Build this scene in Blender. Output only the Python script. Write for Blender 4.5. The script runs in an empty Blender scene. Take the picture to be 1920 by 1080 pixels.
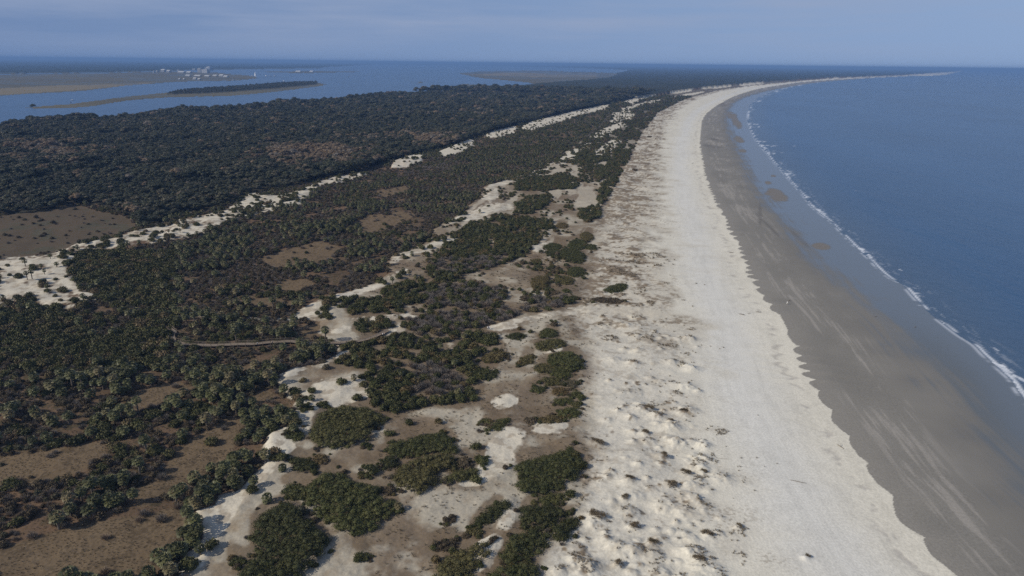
import bpy, math, random
import numpy as np
from mathutils import Matrix, Vector
rng = np.random.default_rng(7)
random.seed(7)
sc = bpy.context.scene
COL = sc.collection
R = math.radians
# ------------------------------------------------------------------ camera geometry
H = 115.0
F = 1274.0                      # focal length in pixels of a 1920 wide frame
PITCH = math.atan(421.6 / F)
ROLL = 0.0114
cp, sp = math.cos(PITCH), math.sin(PITCH)
fw = np.array([0, cp, -sp]); r0 = np.array([1.0, 0, 0]); u0 = np.array([0, sp, cp])
rt = r0 * math.cos(ROLL) + u0 * math.sin(ROLL)
up = -r0 * math.sin(ROLL) + u0 * math.cos(ROLL)
HPX = np.array([-800, -400, 0, 320, 640, 840, 1280, 1560, 1920, 2300, 2700.])
HPY = np.array([130, 122, 117, 111.5, 109, 109, 119.5, 127, 137, 146, 154.])
def vh(u): return 118.4 + ROLL * (u - 960)
def vp(u): return np.interp(u, HPX, HPY)
def p2r(u, v):                  # lens curvature of the photograph taken out
    return v + (vh(u) - vp(u)) * np.exp(-np.maximum(v - vp(u), 0) / 120)
def r2p(u, vr):
    v = vr.copy() if hasattr(vr, 'copy') else vr
    for _ in range(4): v = vr - (vh(u) - vp(u)) * np.exp(-np.maximum(v - vp(u), 0) / 120)
    return v
def at(u, v, z=0.0):            # photo pixel -> ground point
    u = np.asarray(u, float); v = np.asarray(v, float)
    vr = p2r(u, v)
    a = (u - 960) / F; b = (540 - vr) / F
    d = fw[None] + a.reshape(-1, 1) * rt + b.reshape(-1, 1) * up
    dz = np.minimum(d[:, 2], -0.0012)
    t = (z - H) / dz
    return d[:, 0] * t, d[:, 1] * t
def at1(u, v, z=0.0):
    x, y = at([u], [v], z); return float(x[0]), float(y[0])
def proj(x, y, z=0.0):
    p = np.stack([x, y, np.zeros_like(x) + z - H], -1)
    w = p @ fw
    u = 960 + F * (p @ rt) / w; vr = 540 - F * (p @ up) / w
    return u, r2p(u, vr)
# ------------------------------------------------------------------ noise
def _h(ix, iy, s):
    n = (ix.astype(np.int64) * 374761393 + iy.astype(np.int64) * 668265263 + s * 1442695041) & 0xffffffff
    n = ((n ^ (n >> 13)) * 1274126177) & 0xffffffff
    n = n ^ (n >> 16)
    return (n & 0xffffff) / 16777215.0
def vn(x, y, s=0):
    ix = np.floor(x); iy = np.floor(y); fx = x - ix; fy = y - iy
    fx = fx * fx * (3 - 2 * fx); fy = fy * fy * (3 - 2 * fy)
    a = _h(ix, iy, s); b = _h(ix + 1, iy, s); c = _h(ix, iy + 1, s); d = _h(ix + 1, iy + 1, s)
    return (a * (1 - fx) + b * fx) * (1 - fy) + (c * (1 - fx) + d * fx) * fy
def fbm(x, y, s=0, o=3):
    t = 0; a = .5; n = 0
    for k in range(o):
        t = t + a * vn(x * 2 ** k, y * 2 ** k, s + k * 17); n += a; a *= .5
    return t / n
def ss(x, a, b):
    t = np.clip((x - a) / (b - a), 0, 1); return t * t * (3 - 2 * t)
# ------------------------------------------------------------------ map traced from the photograph (photo pixels)
L1 = [(2330,1300),(2230,1160),(2110,1000),(2000,860),(1920,748),(1897,713),(1880,697),(1847,667),(1827,647),(1797,628),(1760,600),(1743,587),(1717,560),(1692,533),(1670,522),(1650,506),(1633,488),(1605,463),(1580,438),(1557,415),(1535,398),(1520,385),(1508,368),(1492,350),(1480,337),(1466,320),(1450,303),(1436,285),(1422,270),(1413,255),(1406,240),(1402,225),(1404,207),(1411,190),(1440,175),(1480,164),(1523,157),(1580,152.3),(1647,149),(1713,147),(1765,146.6),(1785,143.5),(1806,139.3)]
L2 = [(2230,1300),(2130,1140),(2000,960),(1925,855),(1860,780),(1780,702),(1720,650),(1680,607),(1633,557),(1570,507),(1510,457),(1487,420),(1477,407),(1447,380),(1423,340),(1403,303),(1385,270),(1374,245),(1368,223),(1372,200),(1400,182),(1440,171),(1500,160.5),(1580,153.2)]
L3 = [(2010,1400),(1910,1250),(1840,1160),(1777,1082),(1740,1035),(1710,1000),(1668,942),(1630,897),(1600,852),(1560,790),(1533,745),(1515,705),(1497,672),(1477,630),(1452,587),(1427,555),(1405,510),(1393,480),(1375,443),(1353,402),(1338,368),(1325,337),(1316,297),(1312,257),(1318,220),(1337,202),(1357,190),(1383,178),(1417,168),(1450,162),(1500,155.5),(1567,151),(1650,148),(1713,146),(1768,145.2),(1800,139.6)]
BAND_R = [(1290,1500),(1320,1080),(1325,1000),(1330,900),(1300,820),(1285,760),(1300,690),(1300,625),(1250,590),(1240,520),(1232,440),(1232,360),(1240,300),(1250,240),(1275,205),(1310,184),(1350,172),(1400,163),(1450,158.5),(1560,149.5),(1700,145.4),(1790,139)]
BAND_L = [(1000,1500),(1008,1080),(1010,1050),(1080,985),(1075,955),(1095,895),(1100,840),(1092,790),(1100,700),(1092,640),(1040,600),(1075,575),(1105,520),(1100,470),(1122,420),(1130,395),(1155,350),(1180,300),(1200,255),(1232,212),(1285,186),(1340,171),(1400,161.5),(1450,157),(1560,148.5),(1700,144.6),(1790,138.5)]
RIDGE2 = [(250,1500),(330,1085),(385,1015),(372,965),(450,925),(495,890),(497,857),(545,832),(555,770),(522,722),(600,692),(640,660),(606,645),(604,612),(545,602),(612,574),(700,541),(735,520),(722,500),(800,458),(822,430),(872,402),(908,358),(1000,323),(1045,298),(1105,255),(1140,222),(1170,198),(1240,178),(1340,163),(1430,155)]
SHORE_W = [(-700,420),(-300,300),(-100,266),(0,249),(20,246),(60,236),(130,232),(200,230),(260,228),(300,215),(420,209),(500,200),(640,188),(720,180),(860,170),(950,163),(1010,155),(1100,147.5),(1135,142),(1150,136),(1180,129),(1235,122.5)]
FOREST_S = [(1790,139.8),(1700,144.4),(1560,148),(1480,152.5),(1430,155.5),(1370,160.5),(1290,169),(1180,186),(1140,195),(1060,212),(980,232),(915,250),(878,264),(820,282),(760,296),(725,307),(690,320),(640,333),(590,343),(550,352),(490,364),(450,376),(420,392),(340,408),(300,425),(262,432),(240,408),(180,388),(130,388),(95,400),(0,410),(-200,422),(-700,520)]
FIELD = [(-700,520),(-200,420),(0,408),(60,402),(110,392),(150,390),(185,402),(240,412),(258,432),(215,452),(160,452),(148,466),(100,482),(0,494),(-200,520),(-700,600)]
SAND = [
 [(190,465),(240,452),(330,436),(400,416),(440,398),(500,384),(560,366),(600,348),(602,356),(560,390),(500,406),(440,421),(400,439),(330,459),(240,473),(190,483)],
 [(-700,620),(-200,520),(-100,500),(0,492),(60,488),(110,480),(150,463),(200,453),(280,435),(330,425),(345,412),(390,408),(440,392),(470,365),(520,374),(560,363),(600,345),(640,333),(690,325),(692,333),(645,346),(590,357),(560,382),(500,398),(440,412),(400,430),(330,450),(240,465),(190,478),(150,487),(132,512),(150,545),(192,567),(172,582),(140,600),(90,588),(60,578),(0,594),(-200,620),(-700,760)],
 [(733,316),(740,305),(770,293),(795,292),(790,303),(765,314)],
 [(820,288),(850,275),(880,262),(891,265),(880,278),(850,290),(832,293)],
 [(908,256),(930,243),(971,237),(969,248),(930,257)],
 [(975,238),(1000,227),(1060,212),(1110,200),(1147,194.5),(1137,202),(1100,210),(1060,222),(1020,235),(990,242)],
 [(1162,192),(1190,183),(1220,177.5),(1232,180),(1200,190),(1180,197)],
 [(1180,198),(1210,191),(1240,186),(1250,187),(1225,194),(1190,200)],
 [(1250,175),(1275,169.5),(1300,167),(1297,171),(1270,175)],
 [(1255,183),(1290,175.5),(1320,171),(1322,173),(1290,180)],
 [(1313,166.5),(1345,162.5),(1370,160.5),(1372,162.5),(1340,166.5)],
 [(1385,159.5),(1430,155),(1432,157.5),(1390,162)],
 [(1160,204),(1195,197),(1197,200),(1165,207)],
 [(1148,212),(1182,208),(1184,214),(1150,220)],
 [(1140,228),(1170,216),(1192,214),(1188,220),(1150,230)],
 [(1108,256),(1135,241),(1162,231),(1178,233),(1155,243),(1125,262)],
 [(1040,308),(1062,292),(1090,275),(1112,268),(1110,277),(1085,292),(1060,308)],
 [(1110,290),(1150,262),(1165,262),(1150,280),(1120,298)],
 [(905,355),(950,342),(1000,325),(1030,319),(1028,325),(975,340),(915,360)],
 [(905,375),(932,358),(936,370),(920,382)],
 [(822,432),(870,408),(930,392),(962,389),(962,398),(900,415),(862,426),(832,434)],
 [(720,498),(800,468),(850,449),(866,455),(800,486),(760,496)],
 [(538,602),(590,578),(655,554),(700,541),(760,518),(777,525),(720,546),(662,570),(622,588),(640,610),(600,608)],
 [(600,578),(627,568),(645,573),(620,584)],[(600,604),(618,592),(640,604),(626,609)],
 [(616,640),(642,619),(664,621),(664,638),(642,642)],[(600,654),(633,650),(652,652),(623,662)],
 [(645,610),(737,608),(760,599),(794,597),(760,606),(740,614),(693,619),(658,615)],
 [(712,640),(743,627),(758,621),(765,632),(747,642)],[(828,662),(858,634),(857,657),(845,668)],[(866,677),(880,668),(895,670),(898,678)],
 [(518,722),(555,702),(576,704),(545,724)],
 [(590,700),(612,685),(640,672),(668,664),(650,680),(612,698)],
 [(545,780),(570,748),(610,730),(670,716),(692,738),(692,758),(640,772),(600,790),(588,822),(560,835),(500,862),(505,830),(560,806)],
 [(370,968),(450,926),(495,892),(512,856),(545,842),(560,855),(520,900),(470,950),(430,1000),(400,1050),(372,1090),(335,1090),(385,1015)],
 [(917,850),(930,830),(960,823),(980,830),(973,847),(960,863),(967,887),(960,907),(927,920),(873,933),(857,930),(893,897),(913,870)],
 [(940,953),(967,953),(970,987),(957,1013),(933,1013)],[(887,1090),(893,1047),(930,1027),(945,1033),(925,1065),(905,1090)],
 [(912,622),(960,609),(1010,600),(1080,588),(1150,584),(1240,585),(1400,585),(1400,612),(1240,606),(1100,603),(1040,608),(990,618),(930,632)],
 [(1000,818),(1020,812),(1062,806),(1064,815),(1030,828),(1012,828)],[(925,770),(960,758),(965,768),(940,778)],[(1010,655),(1035,650),(1060,668),(1050,678),(1015,680)],
 [(990,470),(1015,463),(1030,466),(1030,478),(1000,484)],[(330,402),(362,398),(350,408),(330,410)],
]
OPEN = [  # brown grass openings of the palm scrub
 [(-200,900),(0,868),(100,848),(190,850),(205,868),(150,905),(60,925),(0,925),(-200,960)],
 [(325,855),(380,818),(440,790),(465,800),(440,860),(400,890),(350,925),(300,950),(262,972),(250,940),(300,900)],
 [(-200,1100),(0,1040),(120,1010),(230,985),(330,960),(360,985),(330,1030),(280,1100)],
 [(215,775),(260,745),(330,725),(380,735),(330,760),(250,790)],
 [(485,492),(520,478),(600,458),(645,476),(600,502),(520,508)],[(650,425),(690,408),(750,400),(785,408),(740,432),(690,440)],
 [(430,575),(445,562),(520,560),(565,572),(540,588),(480,592)],[(500,545),(540,530),(600,540),(560,556)],[(560,620),(600,612),(598,640),(560,640)],
 [(420,700),(470,690),(480,705),(440,715)],[(700,362),(760,350),(770,362),(720,375)],[(250,720),(280,700),(300,708),(270,728)],[(450,760),(500,740),(520,750),(480,775)]]
THICK = [ # closed shrub thickets on the dune side
 [(690,765),(688,712),(640,700),(610,702),(640,668),(700,642),(750,637),(790,648),(800,660),(860,636),(930,642),(936,660),(905,680),(880,692),(893,712),(907,732),(897,766),(860,777),(800,776),(740,792),(705,778)],
 [(965,352),(985,340),(1060,333),(1092,345),(1080,360),(1000,364),(965,362)],[(1115,330),(1150,302),(1150,283),(1182,285),(1178,305),(1150,327),(1120,348)],
 [(1078,300),(1100,288),(1142,290),(1142,306),(1090,314)],[(963,395),(985,380),(1030,370),(1038,378),(1020,396),(990,410),(965,406)],
 [(822,485),(840,460),(880,430),(940,412),(1032,420),(1036,436),(970,441),(952,448),(1017,450),(1007,466),(992,482),(950,502),(880,522),(830,542),(798,530),(812,500)],
 [(718,558),(745,541),(790,534),(827,548),(812,570),(782,582),(740,582)],[(640,588),(660,570),(720,574),(762,575),(752,592),(700,600),(650,606)],
 [(660,620),(700,612),(735,622),(735,632),(690,640),(660,640)],[(1120,380),(1128,350),(1160,330),(1165,340),(1140,372),(1125,395)],
 [(1085,400),(1125,392),(1125,415),(1100,425),(1085,415)]]
GRAY = [
 [(795,566),(830,548),(890,542),(938,552),(952,570),(920,586),(880,594),(830,594),(800,584)],
 [(765,612),(850,596),(900,600),(960,589),(978,600),(950,614),(915,621),(870,632),(800,648),(768,632)],
 [(975,592),(1000,572),(1060,569),(1072,578),(1050,594),(990,600)],[(800,500),(900,490),(960,485),(930,508),(880,520),(820,525)],
 [(490,455),(540,450),(560,470),(510,480)],[(720,330),(800,300),(880,300),(800,340)],[(1080,250),(1140,212),(1150,222),(1100,262)],[(760,700),(830,700),(880,740),(820,765),(770,745)]]
MARSH = [
 [(-500,160),(0,147),(80,144),(200,140),(260,136.5),(330,134),(400,134.5),(470,140),(486,144),(470,147),(440,150),(390,151.5),(330,153.5),(300,157),(240,162),(200,168),(165,172.5),(130,176),(50,181),(0,185.5),(-500,225)],
 [(490,131),(560,129.5),(660,127.8),(684,129.5),(600,133),(555,134),(500,133)],
 [(40,207),(110,206.5),(165,203),(240,190),(320,182.5),(430,179.5),(520,170),(600,158.5),(614,154.5),(592,150.5),(540,152.5),(400,163),(320,173),(240,182),(130,198),(80,202)],
 [(826,166.5),(868,151.5),(932,156),(922,159.5),(842,167.5)],[(779,152.5),(788,146.5),(794,150)],
 [(856,130.5),(900,127.5),(1000,126.5),(1150,132.5),(1160,137),(1140,144),(1100,148.5),(1050,152),(1010,156),(990,150.5),(940,145),(900,141),(880,136.5)]]
MARSH_B = MARSH[:1]
FARWOOD = [
 [(-800,132),(-800,145),(0,146),(80,143),(200,139),(300,134),(380,130),(480,127),(560,124.5),(640,121),(720,118),(820,116),(900,117),(1000,119),(1120,124),(1190,128),(1240,122),(1280,119),(1280,112),(840,100),(0,110),(-800,122)]]
FARWATER = [[(600,121.5),(700,114.5),(860,114),(990,117.5),(900,119.5),(760,121),(640,123)],[(440,129),(520,125),(560,126),(500,129.5)]]
ISLEWOOD = [[(312,178.5),(340,172.5),(380,167.5),(470,160.5),(540,153.5),(595,151),(592,156),(520,163.5),(430,172),(380,175.5)]]
BEIGE = [[(-300,175),(0,172),(100,165),(250,158),(300,154),(280,158),(165,171),(50,180),(0,184),(-300,200)],[(880,134),(960,130),(1120,134),(1120,140),(1000,140)]]
def ell(cx, cy, rx, ry, rot=0, n=16):
    c, s = math.cos(R(rot)), math.sin(R(rot)); return [(cx + rx * math.cos(a) * c - ry * math.sin(a) * s, cy + rx * math.cos(a) * s + ry * math.sin(a) * c) for a in np.linspace(0, 2 * math.pi, n, endpoint=False)]
CL = [
 ([(493,960),(533,940),(563,953),(580,980),(613,1007),(610,1030),(587,1053),(567,1073),(500,1098),(433,1098),(463,1053),(480,1037),(473,1007),(477,987)], 'largest dark green shrub clump, on the bottom edge beside the sand track', 2.6),
 ([(583,905),(600,893),(640,885),(660,905),(710,912),(713,920),(700,928),(740,940),(748,955),(720,965),(700,990),(660,997),(625,990),(620,975),(590,960),(575,940),(565,920)], 'wide dark shrub clump above the largest one, its tip pointing seaward', 2.4),
 (ell(553,918,23,12), 'small shrub clump against the inland side of the wide clump', 1.6),
 ([(583,800),(600,775),(640,762),(690,765),(722,782),(700,800),(690,822),(640,836),(600,837),(585,818)], 'rounded dark shrub clump below the sand pocket', 2.4),
 (ell(910,790,12,5), 'small oval shrub above the dark crescent of bushes', 1.0),
 ([(903,805),(920,800),(935,788),(952,786),(953,795),(935,806),(915,810)], 'crescent shrub clump just above the pale blowout', 1.3),
 ([(724,843),(735,830),(790,818),(830,811),(851,825),(855,850),(815,850),(770,853),(740,855)], 'long dark shrub clump, upper one of the joined pair', 1.8),
 ([(738,893),(755,872),(800,857),(840,853),(853,862),(850,878),(818,883),(815,905),(785,923),(755,917)], 'dark shrub clump, lower one of the joined pair', 2.2),
 (ell(870,868,15,9), 'brownish round bush beside the joined pair of clumps', 1.5), (ell(905,863,11,9), 'round bush touching the inland rim of the blowout', 1.5),
 (ell(728,867,18,10), 'round dark bush on open sand inland of the joined pair', 1.7), (ell(693,882,18,12), 'round dark bush between two clumps, lower of two neighbours', 1.8), (ell(690,835,11,5), 'tiny bush on open ground below the rounded clump', .9),
 (ell(867,891,33,10,-18), 'narrow slanting shrub clump inland of the blowout', 1.4), (ell(730,918,12,8), 'small brown bush between the wide clump and the pair', 1.2),
 ([(960,875),(985,862),(1040,850),(1070,836),(1097,865),(1082,890),(1050,910),(1010,926),(973,922),(968,905),(985,893)], 'big flat-topped shrub clump seaward of the blowout', 1.9),
 (ell(1036,933,28,11,-8), 'low shrub strip just below the big flat-topped clump', 1.2), ([(888,982),(905,960),(930,943),(957,944),(945,960),(920,975),(900,988)], 'slanting spindle shaped shrub on bare ground below the blowout', 1.3),
 ([(970,955),(1000,943),(1050,945),(1064,960),(1050,976),(1010,992),(985,987)], 'oval shrub clump facing the white beach dune', 1.7), ([(1030,992),(1058,976),(1075,962),(1083,972),(1070,1000),(1055,1016),(1033,1008)], 'shrub clump hanging off the seaward end of the oval clump', 1.5),
 (ell(890,998,14,8), 'small round bush below the spindle shaped shrub', 1.1), (ell(843,975,15,5,-35), 'thin brown bush inland of the spindle shaped shrub', .9), (ell(836,1020,22,9,-15), 'brown bush patch above the bottom clumps', 1.0),
 ([(815,1075),(825,1050),(850,1035),(890,1020),(915,1018),(917,1035),(895,1057),(870,1090),(820,1095)], 'dark shrub clump on the bottom edge inland of the sand bluff', 1.9),
 ([(943,1035),(958,1005),(1000,992),(1027,1000),(1022,1022),(990,1042),(960,1057),(943,1052)], 'dark shrub clump above the sand bluff corner', 1.9), ([(895,1098),(935,1064),(988,1054),(1012,1066),(1007,1098)], 'dark shrub clump cut by the bottom edge beside white sand', 1.9),
 (ell(680,1040,15,9), 'lone round bush on open sand near the bottom edge', 1.5), (ell(443,1050,14,10), 'small bush on the sand track near the bottom edge', 1.3),
 (ell(1028,625,16,8), 'round dark shrub just below the beach path, the seaward one', 1.7), (ell(969,631,15,6,-8), 'flat dark shrub just below the beach path, the inland one', 1.2), (ell(1030,647,28,9,-5), 'wide shrub below the pair at the beach path', 1.5),
 (ell(987,674,19,7,-20), 'slanting shrub inland of the big twin shrub', 1.2), (ell(1061,678,33,17,8), 'large dome shrub on the edge of the tan grass', 2.0), (ell(1021,690,17,9), 'shrub joined to the inland side of the large dome', 1.4),
 (ell(1050,701,20,8), 'shrub just below the large dome', 1.3), (ell(1033,714,20,7), 'oval shrub second below the large dome', 1.2), (ell(1071,717,15,8), 'brown tinged shrub right below the large dome', 1.2), (ell(1009,729,12,6), 'small shrub third below the large dome, inland', 1.1),
 (ell(1052,733,15,6), 'small shrub third below the large dome, middle', 1.1), (ell(1081,739,11,5), 'small shrub third below the large dome, seaward', 1.0), (ell(1056,751,17,6), 'flat shrub in the string of bushes, fourth down', 1.1), (ell(1080,759,11,6), 'round shrub at the seaward edge of the string', 1.1),
 (ell(1038,784,26,7,-6), 'long low shrub closing the string of bushes', 1.2), (ell(1066,773,20,8), 'dark shrub near the end of the string', 1.3), (ell(996,788,11,6), 'round brown bush at the foot of the string', 1.1),
 (ell(1155,537,21,7,-12), 'single dark shrub out in the tan grass above the path', 1.3), (ell(1140,561,30,6,3), 'brown flat shrub patch below the single dark shrub', .7), (ell(1013,529,16,14,-20), 'double shrub standing alone inland of the tan band', 1.6),
 (ell(1058,523,18,8,8), 'oval shrub beside the lone double shrub', 1.4), (ell(1080,507,16,9), 'round shrub up-coast of the oval one', 1.5), (ell(1073,478,25,12,15), 'brown topped shrub mass, lowest of the chain', 1.7), (ell(1038,473,16,6), 'low shrub inland of the brown topped mass', 1.1),
 (ell(1083,458,18,9), 'round shrub above the brown topped mass', 1.5), (ell(1108,462,12,5), 'flat shrub seaward of the chain', 1.1), (ell(1100,443,12,9), 'small round shrub high in the chain', 1.5), (ell(1037,461,17,6), 'low shrub strip beside the long thicket tip', 1.1),
 (ell(1054,422,12,5), 'small shrub beyond the long thicket tip', 1.2), (ell(1007,489,9,4), 'tiny shrub on tan ground, upper of two', .9), (ell(1010,499,8,4), 'tiny shrub on tan ground, lower of two', .9), (ell(1063,545,8,4), 'tiny round shrub below the oval one', .9),
 (ell(1077,557,8,4), 'tiny round shrub next above the path', .9), (ell(1035,550,11,4), 'flat brown shrub inland of the tiny round ones', .8), (ell(986,556,9,3), 'thin brown shrub beside the grey thicket', .7), (ell(1050,483,6,4), 'smallest shrub beside the brown topped mass', .9),
 (ell(725,700,14,9), 'pale headed bush inside the thicket near the sand', 2.6), (ell(607,760,11,5), 'small bush alone on the sand pocket', 1.1), (ell(572,765,14,6), 'bush at the inland rim of the sand pocket', 1.3), (ell(600,860,14,8), 'bush below the sand pocket by the track', 1.4), (ell(565,870,28,10,15), 'wide bush beside the sand track bend', 1.7),
 (ell(553,815,18,9), 'bush between the track and the sand scarps', 1.6), (ell(1190,318,4,2), 'speck of a shrub out on the far tan grass', 1.0), (ell(1218,255,4,2), 'speck of a shrub farthest up the tan grass', 1.0), (ell(1166,284,17,5), 'dark shrub beside the far tan grass', 1.6),
 (ell(930,667,26,9,-12), 'shrub at the seaward corner of the upper thicket', 1.7), (ell(905,700,26,10), 'shrub above the pale hollow beside the thicket', 1.7)]
# raster of masks
U0, U1, V0, V1 = -800, 2760, 95, 1500
W_, H_ = U1 - U0, V1 - V0
SS = 2                              # half pixel rows, for the far shore
def raster(polys, out=None, val=1.0):
    if out is None: out = np.zeros((H_ * SS, W_), np.float32)
    for p in polys:
        P = np.array(p, float); 
        a0 = max(int(P[:, 0].min()) - 1, U0); a1 = min(int(P[:, 0].max()) + 2, U1)
        b0 = max(P[:, 1].min() - 1, V0); b1 = min(P[:, 1].max() + 1, V1)
        i0 = int((b0 - V0) * SS); i1 = int((b1 - V0) * SS) + 1
        if a1 <= a0 or i1 <= i0: continue
        uu = np.arange(a0, a1) + .5
        for i in range(i0, min(i1, H_ * SS)):
            v = V0 + (i + .5) / SS
            ins = np.zeros(len(uu), bool)
            x1, y1 = P[:, 0], P[:, 1]; x2, y2 = np.roll(x1, -1), np.roll(y1, -1)
            k = (y1 > v) != (y2 > v)
            for xx in x1[k] + (v - y1[k]) * (x2[k] - x1[k]) / (y2[k] - y1[k]): ins ^= uu < xx
            row = out[i, a0 - U0:a1 - U0]; row[ins] = val
    return out
def blur(m, r):
    for ax in (0, 1):
        rr = r * SS if ax == 0 else r
        if rr < 1: continue
        c = np.cumsum(np.pad(m, [(rr + 1, rr) if a == ax else (0, 0) for a in (0, 1)], mode='edge'), axis=ax, dtype=np.float64)
        n = m.shape[ax]; k = 2 * rr + 1
        m = ((c[k:k + n] - c[:n]) if ax == 0 else (c[:, k:k + n] - c[:, :n])) / k
    return m.astype(np.float32)
vrow = (V0 + (np.arange(H_ * SS) + .5) / SS)[:, None]
def adapt(m, near=7):               # the same map, softened where pixels are small on the ground
    b1 = blur(blur(m, 1), 1); b2 = blur(blur(m, near), near // 2)
    w1 = ss(vrow, 150, 260); w2 = ss(vrow, 260, 520)
    return (m * (1 - w1) + b1 * w1) * (1 - w2) + b2 * w2
def lower(line, side='b'): return line
HOR = [(u, float(vp(u)) - 6) for u in (2700, 2300, 1920, 1810)]
SEA = L1 + [(1806, 136), (1810, 130)] + HOR[::-1] + [(2760, 1500)] + [(2460, 1500)]
FOR_TOP = [(1280, 112), (1500, 119), (1700, 128), (1795, 136)]
FOREST = SHORE_W + FOR_TOP + FOREST_S
SOUND = [(-800, 118), (-800, 460)] + SHORE_W + [(1235, 100), (0, 100)]
M = {}
M['sea'] = raster([SEA]); M['forest'] = raster([FOREST])
snd = raster([SOUND]); 
M['farwood'] = raster(FARWOOD); m = raster(FARWATER); M['farwood'][m > 0] = 0
M['marsh'] = raster(MARSH); M['isle'] = raster(ISLEWOOD); M['beige'] = raster(BEIGE)
snd[(M['farwood'] > 0) | (M['marsh'] > 0) | (M['isle'] > 0)] = 0
snd[M['forest'] > 0] = 0
M['sound'] = snd
M['field'] = raster([FIELD]); M['sand'] = raster(SAND + [[(a, b + 3.5) for a, b in p] for p in SAND if 175 < min(q[1] for q in p) and max(q[1] for q in p) < 420 and max(q[0] for q in p) < 1200]); M['open'] = raster(OPEN); M['thick'] = raster(THICK); M['gray'] = raster(GRAY)
M['dune'] = raster([RIDGE2 + [(1800, 139), (2700, 139), (2700, 1500)]])
M['beach'] = raster([BAND_R + [(1800, 139), (2700, 139), (2700, 1500)]])      # clean sand and seaward
M['band'] = raster([BAND_L + [(1800, 139), (2700, 139), (2700, 1500)]])       # tan grass band and seaward
M['wet'] = raster([L3 + [(1806, 136), (2700, 139), (2700, 1500)]])
M['sheen'] = raster([L2 + [(2700, 139), (2700, 1500)]])
water_raw = np.maximum(M['sea'], M['sound'])
hbase = np.full_like(M['sea'], 2.2)
hbase[M['field'] > 0] = 1.6; hbase[M['forest'] > 0] = 2.0; hbase[M['dune'] > 0] = 3.2; hbase[(M['sand'] > 0) & (M['dune'] < .5)] = 3.9; hbase[(M['sand'] > 0) & (M['dune'] > .5)] = 3.5
hbase[M['band'] > 0] = 2.8; hbase[M['beach'] > 0] = 2.1; hbase[M['wet'] > 0] = 1.5
hbase[M['marsh'] > 0] = .5; hbase[M['sound'] > 0] = -1.5
hb = adapt(hbase, 9)
keep = {}
for k in ('dune', 'band', 'beach'): keep[k] = adapt(M[k], 5)
keep['sands'] = adapt(M['sand'], 6)
keep['opens'] = adapt(M['open'], 6)
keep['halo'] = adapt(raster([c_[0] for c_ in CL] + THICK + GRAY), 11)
keep['bandw'] = adapt(M['band'], 34); keep['beachw'] = adapt(M['beach'], 32)
def samp(m, u, v):
    i = np.clip(((v - V0) * SS).astype(int), 0, H_ * SS - 1); j = np.clip((u - U0).astype(int), 0, W_ - 1)
    return m[i, j]
# world polylines for the beach
def smooth(line, n=6):
    x, y = at([p[0] for p in line], [p[1] for p in line])
    P = np.stack([x, y], 1); out = []
    for i in range(len(P) - 1):
        p0, p1, p2, p3 = P[max(i - 1, 0)], P[i], P[i + 1], P[min(i + 2, len(P) - 1)]
        for k in range(n):
            t = k / n
            out.append(.5 * (2 * p1 + (p2 - p0) * t + (2 * p0 - 5 * p1 + 4 * p2 - p3) * t * t + (3 * p1 - p0 - 3 * p2 + p3) * t ** 3))
    out.append(P[-1]); return np.array(out)
W1, W2, W3, WB = smooth(L1, 4), smooth(L2, 3), smooth(L3, 5), smooth(BAND_R, 3)
def dist(x, y, P):                 # signed distance (+ seaward) and arc length
    best = np.full(x.shape, 1e18); S = np.zeros(x.shape); sg = np.ones(x.shape); s = 0
    for i in range(len(P) - 1):
        a = P[i]; d = P[i + 1] - a; L = math.hypot(*d)
        if L < 1e-6: continue
        px = x - a[0]; py = y - a[1]
        t = np.clip((px * d[0] + py * d[1]) / (L * L), 0, 1)
        q = (px - t * d[0]) ** 2 + (py - t * d[1]) ** 2
        k = q < best
        best[k] = q[k]; S[k] = (s + t * L)[k]; sg[k] = np.sign(px * d[1] - py * d[0])[k]
        s += L
    return np.sqrt(best) * sg, S
HM = [(1180,906,1.7,.8,-.1,'dark rimmed oval hummock alone on smooth white sand'),(1327,1004,2.1,.9,-.3,'brown grass hummock low on the beach, widest of its row'),(1386,988,1.0,.8,-.8,'small grass hummock seaward of the widest one'),(1308,1052,1.9,1.0,-.5,'grass hummock near the bottom edge of the beach'),
 (1287,888,1.9,.9,-.6,'grass hummock on the seaward side of the white dune'),(1320,885,1.2,.6,-.5,'small grass hummock out on the open beach'),(1283,773,1.8,.7,-.2,'flat grass hummock at the seaward edge of the dunes'),(1258,790,1.2,.6,-.3,'small grass hummock inland of the flat one'),
 (1515,1042,.8,.5,-.4,'small brown tuft farthest down the wide beach'),(1172,937,1.2,1.0,.2,'round pale grass hummock below the oval one'),(1120,975,2.6,1.6,-.5,'big grassy mound facing the oval shrub clump'),(1190,990,1.6,1.3,.6,'grass hummock with steep shaded flank above the bottom'),
 (1222,1022,1.5,.8,-.4,'low grass hummock between its two bottom neighbours'),(1255,912,2.1,1.2,-.4,'broad grass hummock below the dune hollow'),(1245,858,1.6,.9,-1.0,'grass hummock on the flank of the dune hollow'),(1120,832,2.8,1.2,-.8,'long grassy dune crest above the smooth hollow'),
 (1210,812,1.7,.9,-.6,'dark grass tuft hanging over the smooth hollow'),(1218,768,1.8,1.0,-.7,'grass hummock at the top of the smooth hollow'),(1160,1062,1.1,.9,.3,'small grass tuft at the bottom edge of the dune')]
BUMPS = []
for h_ in HM:
    x_, y_ = at1(h_[0] - 4, h_[1] + 2, 2.6); BUMPS.append((x_, y_, h_[2] * .9 + .3, .75, .9))
def _lx(line, v_): q = sorted(line, key=lambda p: p[1]); return np.interp(v_, [p[1] for p in q], [p[0] for p in q])
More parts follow.
